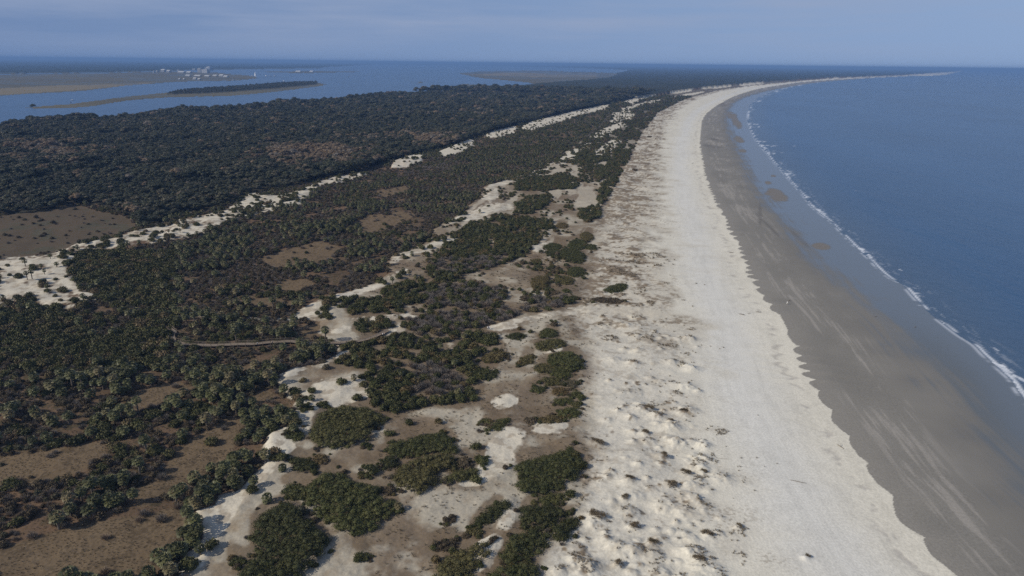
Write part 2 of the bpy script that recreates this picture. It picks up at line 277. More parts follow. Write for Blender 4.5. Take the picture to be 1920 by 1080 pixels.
for k_ in range(150):
    v_ = 560 + 560 * rng.uniform() ** .75; a_, b_ = _lx(BAND_L, v_) + 15, _lx(BAND_R, v_) + 25; u_ = a_ + (b_ - a_) * rng.beta(1.6, 1.2)
    if 583 < v_ < 610: continue
    x_, y_ = at1(u_, v_, 2.6); r_ = 1.0 + 3.0 * rng.uniform() ** 2; BUMPS.append((x_, y_, r_, r_ * rng.uniform(.24, .46), rng.choice([0, .5, .9])))
def terrain(x, y, full=False):
    u, v = proj(x, y); rr = np.hypot(x, y)
    ppm = F / np.hypot(rr, H)                       # pixels per metre
    n1 = fbm(x / 9, y / 9, 3, 3) - .5; n2 = fbm(x / 9, y / 9, 31, 3) - .5
    amp = 6.5 * ppm * ss(v, 150, 230); ampv = amp * np.clip(H / rr, .02, 1)
    uw = u + n1 * amp; vw = v + n2 * ampv * 1.3
    g = {k: samp(M[k], uw, vw) for k in ('forest', 'field', 'sand', 'open', 'marsh', 'isle', 'beige')}
    for k in ('sound', 'farwood'): g[k] = samp(M[k], u, v)
    for k in keep: g[k] = samp(keep[k], u, v)
    g['dunew'] = samp(M['dune'], uw, vw)
    z = samp(hb, u, v).astype(float)
    d1 = np.full(x.shape, -9999.0); d2 = d1.copy(); d3 = d1.copy(); s3 = np.zeros(x.shape)
    k = g['bandw'] > .02
    k |= (u > 1150) & (v > 130)
    if k.any():
        d1[k], _ = dist(x[k], y[k], W1); d2[k], _ = dist(x[k], y[k], W2); d3[k], s3[k] = dist(x[k], y[k], W3)
    dB = np.full(x.shape, -999.0); dB[k], _ = dist(x[k], y[k], WB)
    g['beachw'] = ss(dB + (fbm(x / 14, y / 14, 611, 3) - .5) * 34, -24, 20)
    zb_ = 1.53 + 1.5 * ss(-d3, 0, 75)
    z = np.where(k & (d3 < 0), z * (1 - g['bandw']) + zb_ * g['bandw'], z)
    sea = samp(M['sea'], u, v) > .5
    st_k = (g['dune'] > .5) & (v < 470) & (v > 165) & (g['bandw'] < .2)
    g['streak'] = np.zeros(x.shape)
    if st_k.any():
        db_, sb_ = dist(x[st_k], y[st_k], WB)
        g['streak'][st_k] = ss(fbm(sb_ / 55, db_ / 8 + .4 * fbm(sb_ / 20, db_ / 12, 703, 2), 701, 3), .58, .645)
    # height
    z += (fbm(x / 22, y / 22, 5, 3) - .5) * 1.6 * (1 - g['bandw']) * (z > .8)
    d3raw_ = d3.copy()
    scal = np.abs(np.sin(math.pi * (s3 / 14.0 + 2.2 * vn(s3 / 45, s3 * 0, 8)))) ** .8 * (.5 + 4.2 * vn(s3 / 19, s3 * 0, 9)) + (fbm(s3 / 6, d3 / 9, 10, 2) - .5) * 1.6
    scal = scal * ss(-s3 * 0 + 1600 - rr, 0, 900)
    d3s = d3 + scal - 1.6
    wet = (d3s > 0) & k
    w = -d1; tot = np.maximum(w + np.maximum(d3s, 0), 1)
    fr = np.clip(np.maximum(d3s, 0) / tot, 0, 1)
    zw = 1.5 * (1 - fr) ** 1.3 + .02 + (fbm(x / 30, y / 30, 12, 2) - .5) * .12 * (1 - fr) * fr * 4
    z = np.where(wet & k, zw, z); z = np.where(~wet & k & (d3s > -14), z * ss(-d3s, 0, 14) + 1.53 * (1 - ss(-d3s, 0, 14)), z)
    z = np.where(sea | (k & (d1 > 0)), -.03 - np.minimum(np.maximum(d1, 0) * .03, 3), z)
    # hummocks of the foredune
    fd = g['bandw'] * (1 - ss(g['beachw'], .2, 1) * .9) * (1 - ss(d3, -75, -25)) * ss(v, 170, 260) * (1 - g['sand'] * .8)
    rag = fbm(x / 8.5 + 40, y / 8.5, 21, 4)
    lowv = ss(v, 560, 700)
    hum = ss(rag, .47 + .05 * lowv, .78 + .04 * lowv)
    fd2 = (g['dune'] * .5 + .25) * (1 - g['beach'])
    bump = np.zeros(x.shape); bt = np.zeros(x.shape)
    for (bx, by, br, bh, bg) in BUMPS:
        q = np.nonzero((np.abs(x - bx) < 3 * br) & (np.abs(y - by) < 3 * br))[0]
        if len(q):
            e_ = ((x[q] - bx) ** 2 + ((y[q] - by) * 1.25) ** 2) / br ** 2 + (fbm(x[q] / 1.6, y[q] / 1.6, 621, 2) - .5) * 1.0
            bump[q] = np.maximum(bump[q], bh * np.exp(-np.maximum(e_, 0) * 1.1))
            e2 = ((x[q] - bx - .45 * br) ** 2 + (y[q] - by - .25 * br) ** 2) / (br * .8) ** 2; bt[q] = np.maximum(bt[q], bg * np.exp(-e2))
    z += bump; hum = np.maximum(hum * .8, bt)
    z += hum * (.75 - .15 * lowv) * fd + (fbm(x / 19, y / 19, 47, 2) - .5) * 2.6 * fd + (fbm(x / 4, y / 4, 44, 2) - .5) * .5 * fd2 * (v > 260)
    z += (vn(x / .9, y / .9, 61) - .5) * .12 * (1 - g['beachw'] * .85) * (z > 1.2) * (v > 350)
    # sand blowouts have scalloped rims
    z += g['sands'] * (fbm(x / 11, y / 11, 71, 2) - .45) * 2.0 * (v > 300) * (1 - ss(u, 1000, 1200))
    # far woods as a raised canopy
    can = (g['forest'] > .5) & (rr > 2500)
    cn = fbm(x / 26, y / 26, 81, 3)
    z = np.where(can, 8 + 8 * cn, z)
    fwd = (g['farwood'] > .5)
    z = np.where(fwd, 6 + 8 * vn(x / 400, y / 400, 5), z); z = np.where(g['isle'] > .5, 3, z)
    z = np.where((g['sound'] > .5) & ~fwd, -1.5, z); z = np.where((g['marsh'] > .5) & (g['isle'] < .5), .5, z)
    if not full: return z, g, u, v, d1, d2, d3s, s3, hum, fd
    return z, g, u, v, d1, d2, d3s, s3, hum, fd, wet, fr, can, fwd, cn, rr, d3raw_
# ------------------------------------------------------------------ helpers
def grid_mesh(name, X, Y, Z, mat, attrs, mask=None):
    nr, na = X.shape
    idx = np.arange(nr * na).reshape(nr, na)
    q = np.stack([idx[:-1, :-1], idx[:-1, 1:], idx[1:, 1:], idx[1:, :-1]], -1).reshape(-1, 4)
    if mask is not None:
        q = q[mask.reshape(-1)[q].any(1)]
        used = np.unique(q); re = np.full(nr * na, -1); re[used] = np.arange(len(used)); q = re[q]
    else: used = np.arange(nr * na)
    co = np.stack([X, Y, Z], -1).reshape(-1, 3)[used]
    me = bpy.data.meshes.new(name); me.vertices.add(len(co)); me.vertices.foreach_set('co', co.ravel().astype(np.float32))
    me.loops.add(q.size); me.loops.foreach_set('vertex_index', q.ravel().astype(np.int32))
    me.polygons.add(len(q)); me.polygons.foreach_set('loop_start', np.arange(0, q.size, 4, dtype=np.int32))
    me.polygons.foreach_set('use_smooth', np.ones(len(q), bool))
    me.update(calc_edges=True)
    for k, a in attrs.items():
        a = a.reshape(nr * na, -1)[used]
        if a.shape[1] == 1:
            t = me.attributes.new(k, 'FLOAT', 'POINT'); t.data.foreach_set('value', a.ravel().astype(np.float32))
        else:
            t = me.attributes.new(k, 'FLOAT_COLOR', 'POINT')
            t.data.foreach_set('color', np.concatenate([a, np.ones((len(a), 1))], 1).ravel().astype(np.float32))
    me.materials.append(mat)
    o = bpy.data.objects.new(name, me); COL.objects.link(o); return o
def nt(name):
    m = bpy.data.materials.new(name); m.use_nodes = True
    t = m.node_tree; b = t.nodes['Principled BSDF']; return m, t, b
def N(t, kind, **kw):
    n = t.nodes.new(kind)
    for k, v in kw.items():
        if k.startswith('_'): n.inputs[k[1:].replace('_', ' ')].default_value = v
        else: setattr(n, k, v)
    return n
def mixc(t, fac, a, b, blend='MIX'):
    n = t.nodes.new('ShaderNodeMix'); n.data_type = 'RGBA'; n.blend_type = blend
    for s, v in ((n.inputs[0], fac), (n.inputs[6], a), (n.inputs[7], b)):
        if hasattr(v, 'is_linked'): t.links.new(v, s)
        else: s.default_value = v if isinstance(v, (int, float)) else (*v, 1)
    return n.outputs[2]
def ramp(t, src, p0, p1, c0=(0, 0, 0), c1=(1, 1, 1)):
    n = t.nodes.new('ShaderNodeMapRange'); n.inputs[1].default_value = p0; n.inputs[2].default_value = p1
    t.links.new(src, n.inputs[0]); return n.outputs[0]
# ------------------------------------------------------------------ ground
NA, NR = 1250, 1000
az = np.linspace(R(-56), R(56), NA)
dep = np.concatenate([np.linspace(R(72), R(46), 60)[:-1], np.linspace(R(46), R(.075), NR - 59)])
rad = H / np.tan(dep)
A, RAD = np.meshgrid(az, rad)
X = RAD * np.sin(A); Y = RAD * np.cos(A)
z, g, u, v, d1, d2, d3, s3, hum, fd, wet, fr, can, fwd, cn, rr, d3raw = terrain(X.ravel(), Y.ravel(), True)
x = X.ravel(); y = Y.ravel()
def c3(*c): return np.array(c, float)[None]
def lay(col, m, c): 
    m = np.clip(m, 0, 1)[:, None]; return col * (1 - m) + c * m
nA = fbm(x / 14, y / 14, 101, 4)[:, None]; nB = fbm(x / 2.2, y / 2.2, 103, 3)[:, None]; nC = vn(x / .45, y / .45, 107)[:, None]; nD = fbm(x / 60, y / 60, 109, 3)[:, None]
# palm scrub floor: brown dead grass, green-grey herbs
col = c3(.098, .068, .044) * (1 - nA) + c3(.185, .125, .078) * nA
col = lay(col, ss(nB * .75 + nC * .25, .48, .70)[:, 0] * .75, c3(.060, .055, .030))
col = lay(col, ss(fbm(x / 30, y / 30, 731, 3), .52, .66) * .6, c3(.175, .112, .070))
op = ss(g['opens'] + (nA[:, 0] - .5) * 1.5 + (nB[:, 0] - .5) * .5, .34, .62)
col = lay(col, op * .9, (c3(.135, .098, .058) * (1 - nB) + c3(.215, .158, .098) * nB))
col = lay(col, op * ss(nB * .7 + nC * .3, .50, .66)[:, 0] * .7, c3(.085, .062, .038))
fl = g['field']
col = lay(col, fl, c3(.088, .070, .047) * (1 - nA) + c3(.125, .094, .063) * nA)
col = lay(col, fl * ss(nA, .55, .7)[:, 0] * .6, c3(.075, .078, .052))
# dune floor: sand partly covered by thatch
sandc = c3(.50, .445, .345) * (.86 + .28 * nB)
cov = np.clip(.46 + .8 * (vn(x / 6, y / 6, 641) - .5) + .34 * ss(640 - v, 0, 60) + 1.5 * (nA[:, 0] - .5) + .9 * (nB[:, 0] - .5) + .5 * (nD[:, 0] - .5), 0, 1)
thatch = c3(.225, .175, .118) * (.7 + .6 * nB); thatch = lay(thatch, ss(nA, .5, .7)[:, 0] * .55, c3(.15, .105, .07))
dunec = lay(sandc * .86, ss(cov, .10, .85) * .9, thatch)
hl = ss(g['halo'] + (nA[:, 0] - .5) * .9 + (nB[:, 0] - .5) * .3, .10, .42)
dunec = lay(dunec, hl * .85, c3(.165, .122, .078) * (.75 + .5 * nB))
dunec = lay(dunec, g['streak'] * .7, c3(.47, .415, .32))
col = lay(col, g['dunew'], dunec)
TRL = np.stack(at([322,345,360,400,460,510,545], [587,591,592.5,596,598,600,602], 1.5), 1)
col = lay(col, (np.abs(dist(x, y, TRL)[0]) < 1.9 + nA[:, 0]) * 1.0, c3(.46, .42, .33))
wooded = ss(300 - v, 0, 60) * (1 - g['band'])
col = lay(col, wooded * .7 * g['dunew'], c3(.10, .085, .06))
# tan band with tufts on the crests
lowv = ss(v, 575, 700)
bandc = (c3(.57, .52, .42) * (1 - lowv[:, None]) + c3(.63, .585, .485) * lowv[:, None]) * (.9 + .2 * nB)
stre = fbm(x / 1.1 + .6 * n1 if False else x / 2.4, y / 1.0, 131, 3)
lowv = ss(v, 575, 700)
stre = fbm(x / 1.5, y / 1.5, 133, 4) * .6 + fbm(x / 6, y / 4, 135, 3) * .4
innr = np.clip(1 - g['beachw'] * 1.1, 0, 1) * np.clip(1.25 - ss(g['bandw'], .3, 1.0) * .6, 0, 1)
tcov = np.maximum(ss(stre * .75 + .22 * hum + .3 * (nA[:, 0] - .5) + .10 * innr * (1 - lowv) - .06, .33, .50) * (1 - (.62 - .42 * innr * (1 - ss(g['bandw'], .5, 1.0))) * lowv), ss(hum * .8 + (nB[:, 0] - .5) * 1.9, .40, .85))
bw = np.clip(1 - ss(g['beachw'], .15, .85), 0, 1) 
dens = (.55 + .45 * bw)
bandc = lay(bandc, tcov * dens * (1 - ss(g['beachw'], .45, 1.0)), c3(.235, .185, .128) * (.7 + .6 * nC))
edge = ss(g['bandw'] + (nA[:, 0] - .5) * .9 + (nB[:, 0] - .5) * .4, .18, .85)
bandc = lay(bandc, (1 - ss(g['bandw'], .45, 1.0)) * ss(nA * .6 + nB * .4, .32, .6)[:, 0] * .8, c3(.19, .145, .10))
col = lay(col, edge, bandc)
# clean white sand
wn = fbm(x / 20, y / 45, 141, 4)[:, None]
cs = np.exp(-((d3 + 26 + 8 * (wn[:, 0] - .5)) / 13) ** 2)[:, None]
white = (c3(.66, .615, .505) * (1 - cs) + c3(.655, .63, .56) * cs) * (1.0 + .1 * wn + .04 * nB - .06 * ss(fbm(s3 / 22, d3raw / 1.6, 631, 3), .5, .68)[:, None] - .05 * ss(fbm(x / 3, y / 3, 633, 2), .5, .7)[:, None])
speck = ss(vn(x / .7, y / .55, 151) * .55 + fbm(x / 9, y / 9, 153, 2) * .45, .70, .80) * (1 - ss(d3, -60, -22)) * (v > 300)
col = lay(col, ss(g['beachw'] + (nA[:, 0] - .5) * .9 + lowv * .12, .40, .95), white)
col = lay(col, speck * ss(g['beachw'], .2, .6) * .75, c3(.27, .225, .165))
# the wrack and footprint line
wr = np.exp(-((d3 + 7 + 4 * (vn(s3 / 18, s3 * 0, 161) - .5)) / 1.6) ** 2) * ss(fbm(x / 3.2, y / 3.2, 163, 2), .50, .66)
col = lay(col, wr * .55, c3(.36, .33, .29))
z -= wr * .05
# bright sand
sm = np.where(v < 330, g['sand'], ss(g['sands'] + (nA[:, 0] - .5) * 1.7 * (g['sands'] > .02) + (nB[:, 0] - .5) * 1.0, .36 + .12 * (v > 400) * (v < 700), .72 + .12 * (v > 400) * (v < 700))) * (1 - ss(g['beachw'], .25, .6))
rid = (c3(.56, .50, .39) * (1 - nA) + c3(.62, .565, .455) * nA) * (.92 + .16 * nB)
sv = ss(fbm(x / 3.2, y / 3.2, 171, 3), .54, .66) * .55
col = lay(col, sm, rid); col = lay(col, sm * sv * (1 - ss(u, 1050, 1250)) * (v > 300), c3(.30, .24, .17))
# wet sand
d3r = dist(x, y, W3)[0] if False else d3raw
str_ = fbm(s3 / 75, d3r / 1.9 + .5 * fbm(s3 / 25, d3r / 9, 183, 2), 181, 4); str2 = fbm(s3 / 16 + d3r * .12, d3r / .75, 191, 4); big = fbm(s3 / 30, d3r / 16, 187, 3)
grey = c3(.240, .222, .188) * (.86 + .28 * big[:, None])
grey = lay(grey, 1 - ss(d3, 0, 9 + 8 * big), c3(.275, .252, .212))
zone = ss(d3, 5, 12) * (1 - ss(fr, .34, .52))
bars = ss(str_ * .55 + str2 * .45 + (big - .5) * .45, .53, .63) * zone
grey = lay(grey, bars * .62, c3(.38, .345, .295))
ns_ = fbm(x / 14, y / 14, 201, 3)
sh = np.where(wet, ss(d2 + (ns_ - .5) * 16 + (str_ - .5) * 22, -16, 5), 0)
grey = lay(grey, ss(d2 + (ns_ - .5) * 20, -34, -4) * .45, c3(.15, .14, .125))
grey = lay(grey, sh, c3(.13, .145, .155))
# sand bars standing in the runnels
isl = np.zeros(len(x))
for (cu, cv, ru, rv) in ((1457,368,18,13),(1540,463,17,7),(1382,232,8,9),(1386,262,8,6),(1373,218,9,8),(1392,283,7,3),(1355,196,8,3),(1440,343,6,3),(1450,330,5,2)):
    q = ((u - cu - .6 * (v - cv)) / ru) ** 2 + ((v - cv) / rv) ** 2 + (fbm(x / 12, y / 12, 351, 3) - .5) * 1.6
    isl = np.maximum(isl, 1 - ss(q, .6, 1.35))
sh = sh * (1 - isl) * (1 - ss(v, 540, 740) * (1 - ss(d1, -17 - 8 * big, -2)) * .85); grey = lay(grey, isl, c3(.20, .178, .15))
pool = np.zeros(len(x))
for (cu, cv, ru, rv, k) in ((1500,450,20,5,.9),(1440,425,26,4,.95),(1425,405,4,22,.1),(1335,275,20,3,.1),(1340,262,10,2,.1)):
    pool = np.maximum(pool, 1 - ss(((u - cu) / ru) ** 2 + ((v - cv - (u - cu) * k) / rv) ** 2, .4, 1.3))
grey = lay(grey, pool * .55, c3(.13, .12, .105))
col = np.where(wet[:, None], grey, col)
foamland = np.where(wet, np.exp(-((d1 + 1.2) / .8) ** 2) * ss(fbm(s3 / 5, d1 * 0, 211, 2), .35, .6), 0)
col = lay(col, foamland * .6, c3(.7, .72, .75))
# woods, marsh
ff = g['forest'] > .5
col = np.where(ff[:, None], c3(.045, .042, .030) * (.6 + .8 * nA), col)
cf = c3(.036, .040, .026) * (.55 + .9 * cn[:, None]) ; cf = lay(cf, ss(fbm(x / 300, y / 300, 221, 3), .5, .7) * .4, c3(.055, .05, .035))
col = np.where(can[:, None], cf, col)
mh = fbm(x / 260, y / 160, 231, 3)
mm = g['marsh'] > .5
mc = c3(.125, .112, .075) * (.75 + .5 * mh[:, None]); mc = lay(mc, g['beige'] * .7, c3(.24, .195, .12)); mc = lay(mc, ss(fbm(x / 420, y / 70, 235, 3), .56, .66) * .55, c3(.10, .13, .16))
mc = np.where((g['isle'] > .5)[:, None], c3(.05, .05, .035), mc)
col = np.where(mm[:, None], mc, col)
col = np.where(fwd[:, None], c3(.030, .038, .030) * (.7 + .6 * fbm(x / 1500, y / 1500, 241, 3)[:, None]), col)
col = np.where(((z < 0) )[:, None], c3(.10, .11, .10), col)
rough = np.where(wet, .75 - .53 * sh, .95); rough = np.where(wet, rough - .15 * ss(fr, .2, .7) * (1 - sh), rough)
spec = np.where(wet, .15 + .45 * sh, .05)
gm, t, b = nt('ground_material')
ca = N(t, 'ShaderNodeAttribute', attribute_name='Col'); ra = N(t, 'ShaderNodeAttribute', attribute_name='rough'); sa = N(t, 'ShaderNodeAttribute', attribute_name='spec')
geo = N(t, 'ShaderNodeNewGeometry')
nz = N(t, 'ShaderNodeTexNoise', _Scale=1.6, _Detail=6.0); t.links.new(geo.outputs['Position'], nz.inputs['Vector'])
mr = N(t, 'ShaderNodeMapRange', _To_Min=.88, _To_Max=1.12); mr.inputs[1].default_value = .3; mr.inputs[2].default_value = .7
t.links.new(nz.outputs['Fac'], mr.inputs[0])
vm = N(t, 'ShaderNodeVectorMath', operation='SCALE'); t.links.new(ca.outputs['Color'], vm.inputs[0]); t.links.new(mr.outputs[0], vm.inputs['Scale'])
rz = N(t, 'ShaderNodeMath', operation='GREATER_THAN'); rz.inputs[1].default_value = .7; t.links.new(ra.outputs['Fac'], rz.inputs[0])
cm = mixc(t, rz.outputs[0], ca.outputs['Color'], vm.outputs[0])
t.links.new(cm, b.inputs['Base Color']); t.links.new(ra.outputs['Fac'], b.inputs['Roughness']); t.links.new(sa.outputs['Fac'], b.inputs['Specular IOR Level'])
bm_ = N(t, 'ShaderNodeBump', _Strength=.5, _Distance=.25); t.links.new(nz.outputs['Fac'], bm_.inputs['Height'])
bs = N(t, 'ShaderNodeMapRange', _To_Min=.02, _To_Max=.3); bs.inputs[1].default_value = .3; bs.inputs[2].default_value = .9; t.links.new(ra.outputs['Fac'], bs.inputs[0]); t.links.new(bs.outputs[0], bm_.inputs['Strength'])
t.links.new(bm_.outputs[0], b.inputs['Normal'])
go = grid_mesh('ground', X, Y, z.reshape(X.shape), gm, {'Col': col, 'rough': rough, 'spec': spec})
go['kind'] = 'structure'
def zat(px, py):
    px = np.atleast_1d(np.asarray(px, float)); py = np.atleast_1d(np.asarray(py, float))
    return terrain(px, py)[0]
# ------------------------------------------------------------------ water
azw = np.linspace(R(-56), R(56), 900); depw = np.linspace(R(50), R(.072), 900)
A2, R2 = np.meshgrid(azw, H / np.tan(depw)); XW = R2 * np.sin(A2); YW = R2 * np.cos(A2)
xw = XW.ravel(); yw = YW.ravel(); uw_, vw_ = proj(xw, yw)
ok = (samp(blur(M['sea'], 8), uw_, vw_) > 0) | (samp(blur(M['sound'], 3), uw_, vw_) > 0) | (samp(M['farwood'], uw_, vw_) > 0)
right = uw_ > 1150
dw = np.full(xw.shape, 9999.0); sw = np.zeros(xw.shape)
kk = right & ok; dw[kk], sw[kk] = dist(xw[kk], yw[kk], W1)
def watermat(name, c0, c1):
    m, t, b = nt(name)
    geo = N(t, 'ShaderNodeNewGeometry'); da = N(t, 'ShaderNodeAttribute', attribute_name='dsh'); fa = N(t, 'ShaderNodeAttribute', attribute_name='foam')
    mp = N(t, 'ShaderNodeMapping'); mp.inputs['Scale'].default_value = (.010, .006, .01); t.links.new(geo.outputs['Position'], mp.inputs[0])
    n0 = N(t, 'ShaderNodeTexNoise', _Scale=1.0, _Detail=4.0); t.links.new(mp.outputs[0], n0.inputs['Vector'])
    base = mixc(t, ramp(t, n0.outputs['Fac'], .3, .7), c0, c1)
    shl = N(t, 'ShaderNodeMapRange', _To_Min=.55, _To_Max=.0); shl.inputs[1].default_value = 0; shl.inputs[2].default_value = 55; t.links.new(da.outputs['Fac'], shl.inputs[0])
    base = mixc(t, shl.outputs[0], base, (.095, .115, .125))
    mp3 = N(t, 'ShaderNodeMapping'); mp3.inputs['Scale'].default_value = (.0035, .0012, .002); mp3.inputs['Rotation'].default_value = (0, 0, .9); t.links.new(geo.outputs['Position'], mp3.inputs[0])
    n3 = N(t, 'ShaderNodeTexNoise', _Scale=1.0, _Detail=5.0); t.links.new(mp3.outputs[0], n3.inputs['Vector'])
    base = mixc(t, ramp(t, n3.outputs['Fac'], .42, .62), base, mixc(t, .5, base, (.020, .060, .125)))
    base = mixc(t, fa.outputs['Fac'], base, (.80, .82, .84))
    t.links.new(base, b.inputs['Base Color'])
    mp2 = N(t, 'ShaderNodeMapping'); mp2.inputs['Scale'].default_value = (.22, .12, .2); mp2.inputs['Rotation'].default_value = (0, 0, .5); t.links.new(geo.outputs['Position'], mp2.inputs[0])
    n2 = N(t, 'ShaderNodeTexNoise', _Scale=1.0, _Detail=5.0, _Roughness=.62); t.links.new(mp2.outputs[0], n2.inputs['Vector'])
    mp4 = N(t, 'ShaderNodeMapping'); mp4.inputs['Scale'].default_value = (.055, .009, .02); mp4.inputs['Rotation'].default_value = (0, 0, .12); t.links.new(geo.outputs['Position'], mp4.inputs[0])
    n4 = N(t, 'ShaderNodeTexNoise', _Scale=1.0, _Detail=2.0); t.links.new(mp4.outputs[0], n4.inputs['Vector'])
    ad = N(t, 'ShaderNodeMath', operation='MULTIPLY_ADD'); ad.inputs[1].default_value = 2.2; t.links.new(n4.outputs['Fac'], ad.inputs[0]); t.links.new(n2.outputs['Fac'], ad.inputs[2]); n2 = None
    bp = N(t, 'ShaderNodeBump', _Strength=.8, _Distance=1.0); t.links.new(ad.outputs[0], bp.inputs['Height']); t.links.new(bp.outputs[0], b.inputs['Normal'])
    b.inputs['Roughness'].default_value = .26; b.inputs['IOR'].default_value = 1.33
    return m
wm = watermat('water_material', (.030, .086, .182), (.038, .102, .208))
# broken surf: a thin line at the lip of the swash with ragged streaks running seaward of it
brk = fbm(sw / 26, sw * 0 + 3, 301, 2)
wid = .5 + 4 * ss(brk, .46, .75) + ss(R2.ravel(), 500, 1300) * 22 * ss(fbm(sw / 60, sw * 0, 303, 2), .4, .7)
tex = fbm(sw / 3.2 + dw * .15, dw / 2.2, 305, 3)
foam = .85 * np.exp(-((dw - 1.0) / .7) ** 2) * ss(fbm(sw / 16, sw * 0, 307, 2), .30, .46)
foam = np.maximum(foam, ss(tex, .50, .66) * (1 - ss(dw, wid * .6, wid * 1.3)) * (dw > 0) * ss(brk, .42, .62) * .8)
tex2 = fbm(sw / 9, dw / 1.2, 309, 3)
foam = np.maximum(foam, ss(tex2, .64, .72) * (1 - ss(dw, 4, 16)) * .2 * (dw > 0))
foam = np.clip(foam, 0, 1)
for (cu, cv, ru, rv) in ((1915,712,10,4),(1903,706,7,2.5),(1490,275,4,.8),(1606,358,3,.7),(1688,506,3,1),(1868,655,6,1.2)):
    a_ = 1 - ss(((uw_ - cu) / ru) ** 2 + ((vw_ - cv - .5 * (uw_ - cu)) / rv) ** 2, .3, 1.1); foam = np.maximum(foam, a_ * .8)
foam[~kk] = 0
zz = np.where((dw > 0) & (dw < 12), .28 * np.exp(-((dw - 3.0) / 1.6) ** 2) * ss(brk, .4, .6), 0.0)
wo = grid_mesh('water', XW, YW, zz.reshape(XW.shape), wm, {'dsh': np.clip(dw, -50, 5000), 'foam': foam}, mask=ok)
wo['kind'] = 'structure'
# ------------------------------------------------------------------ foliage prototypes
def leafmat(name, c0, c1, c2=None, scale=.5, rough=.65):
    m, t, b = nt(name)
    oi = N(t, 'ShaderNodeObjectInfo'); geo = N(t, 'ShaderNodeNewGeometry')
    nz = N(t, 'ShaderNodeTexNoise', _Scale=scale, _Detail=3.0); t.links.new(geo.outputs['Position'], nz.inputs['Vector'])
    c = mixc(t, ramp(t, nz.outputs['Fac'], .35, .65), c0, c1)
    if c2:
        c = mixc(t, ramp(t, oi.outputs['Random'], .72, 1.0), c, c2)
    hs = N(t, 'ShaderNodeHueSaturation'); mr = N(t, 'ShaderNodeMapRange', _To_Min=.68, _To_Max=1.32)
    t.links.new(oi.outputs['Random'], mr.inputs[0]); t.links.new(mr.outputs[0], hs.inputs['Value']); t.links.new(c, hs.inputs['Color'])
    t.links.new(hs.outputs[0], b.inputs['Base Color']); b.inputs['Roughness'].default_value = rough; b.inputs['Specular IOR Level'].default_value = .25
    return m
def plain(name, c, rough=.8, metal=0, noise=.15, scale=3):
    m, t, b = nt(name)
    geo = N(t, 'ShaderNodeNewGeometry'); nz = N(t, 'ShaderNodeTexNoise', _Scale=scale, _Detail=3.0); t.links.new(geo.outputs['Position'], nz.inputs['Vector'])
    cc = mixc(t, nz.outputs['Fac'], tuple(k * (1 - noise) for k in c), tuple(min(1, k * (1 + noise)) for k in c))
    t.links.new(cc, b.inputs['Base Color']); b.inputs['Roughness'].default_value = rough; b.inputs['Metallic'].default_value = metal
    return m
MAT = {
 'myrtle': leafmat('myrtle_leaves', (.056, .062, .018), (.088, .086, .028), (.105, .074, .032), .35),
 'scrub': leafmat('scrub_leaves', (.062, .065, .020), (.102, .098, .035), (.130, .094, .048), .25),
 'oak': leafmat('oak_leaves', (.042, .047, .025), (.064, .065, .035), (.082, .070, .043), .012),
 'palm': leafmat('palm_fronds', (.080, .086, .034), (.130, .128, .055), (.14, .115, .060), .8, .5),
 'gray': leafmat('bare_twigs', (.17, .15, .125), (.24, .21, .18), (.19, .145, .105), .5, .9),
 'russet': leafmat('russet_leaves', (.19, .13, .075), (.17, .135, .095), (.15, .13, .105), .2, .9),
 'bark': plain('palm_bark', (.16, .13, .10), .95, 0, .3, 6),
 'grass': leafmat('dune_grass_blades', (.17, .138, .088), (.26, .21, .14), (.13, .10, .065), .6, .9),
 'brush': leafmat('low_brush_leaves', (.092, .074, .045), (.135, .102, .062), (.07, .068, .04), .5, .9),
}
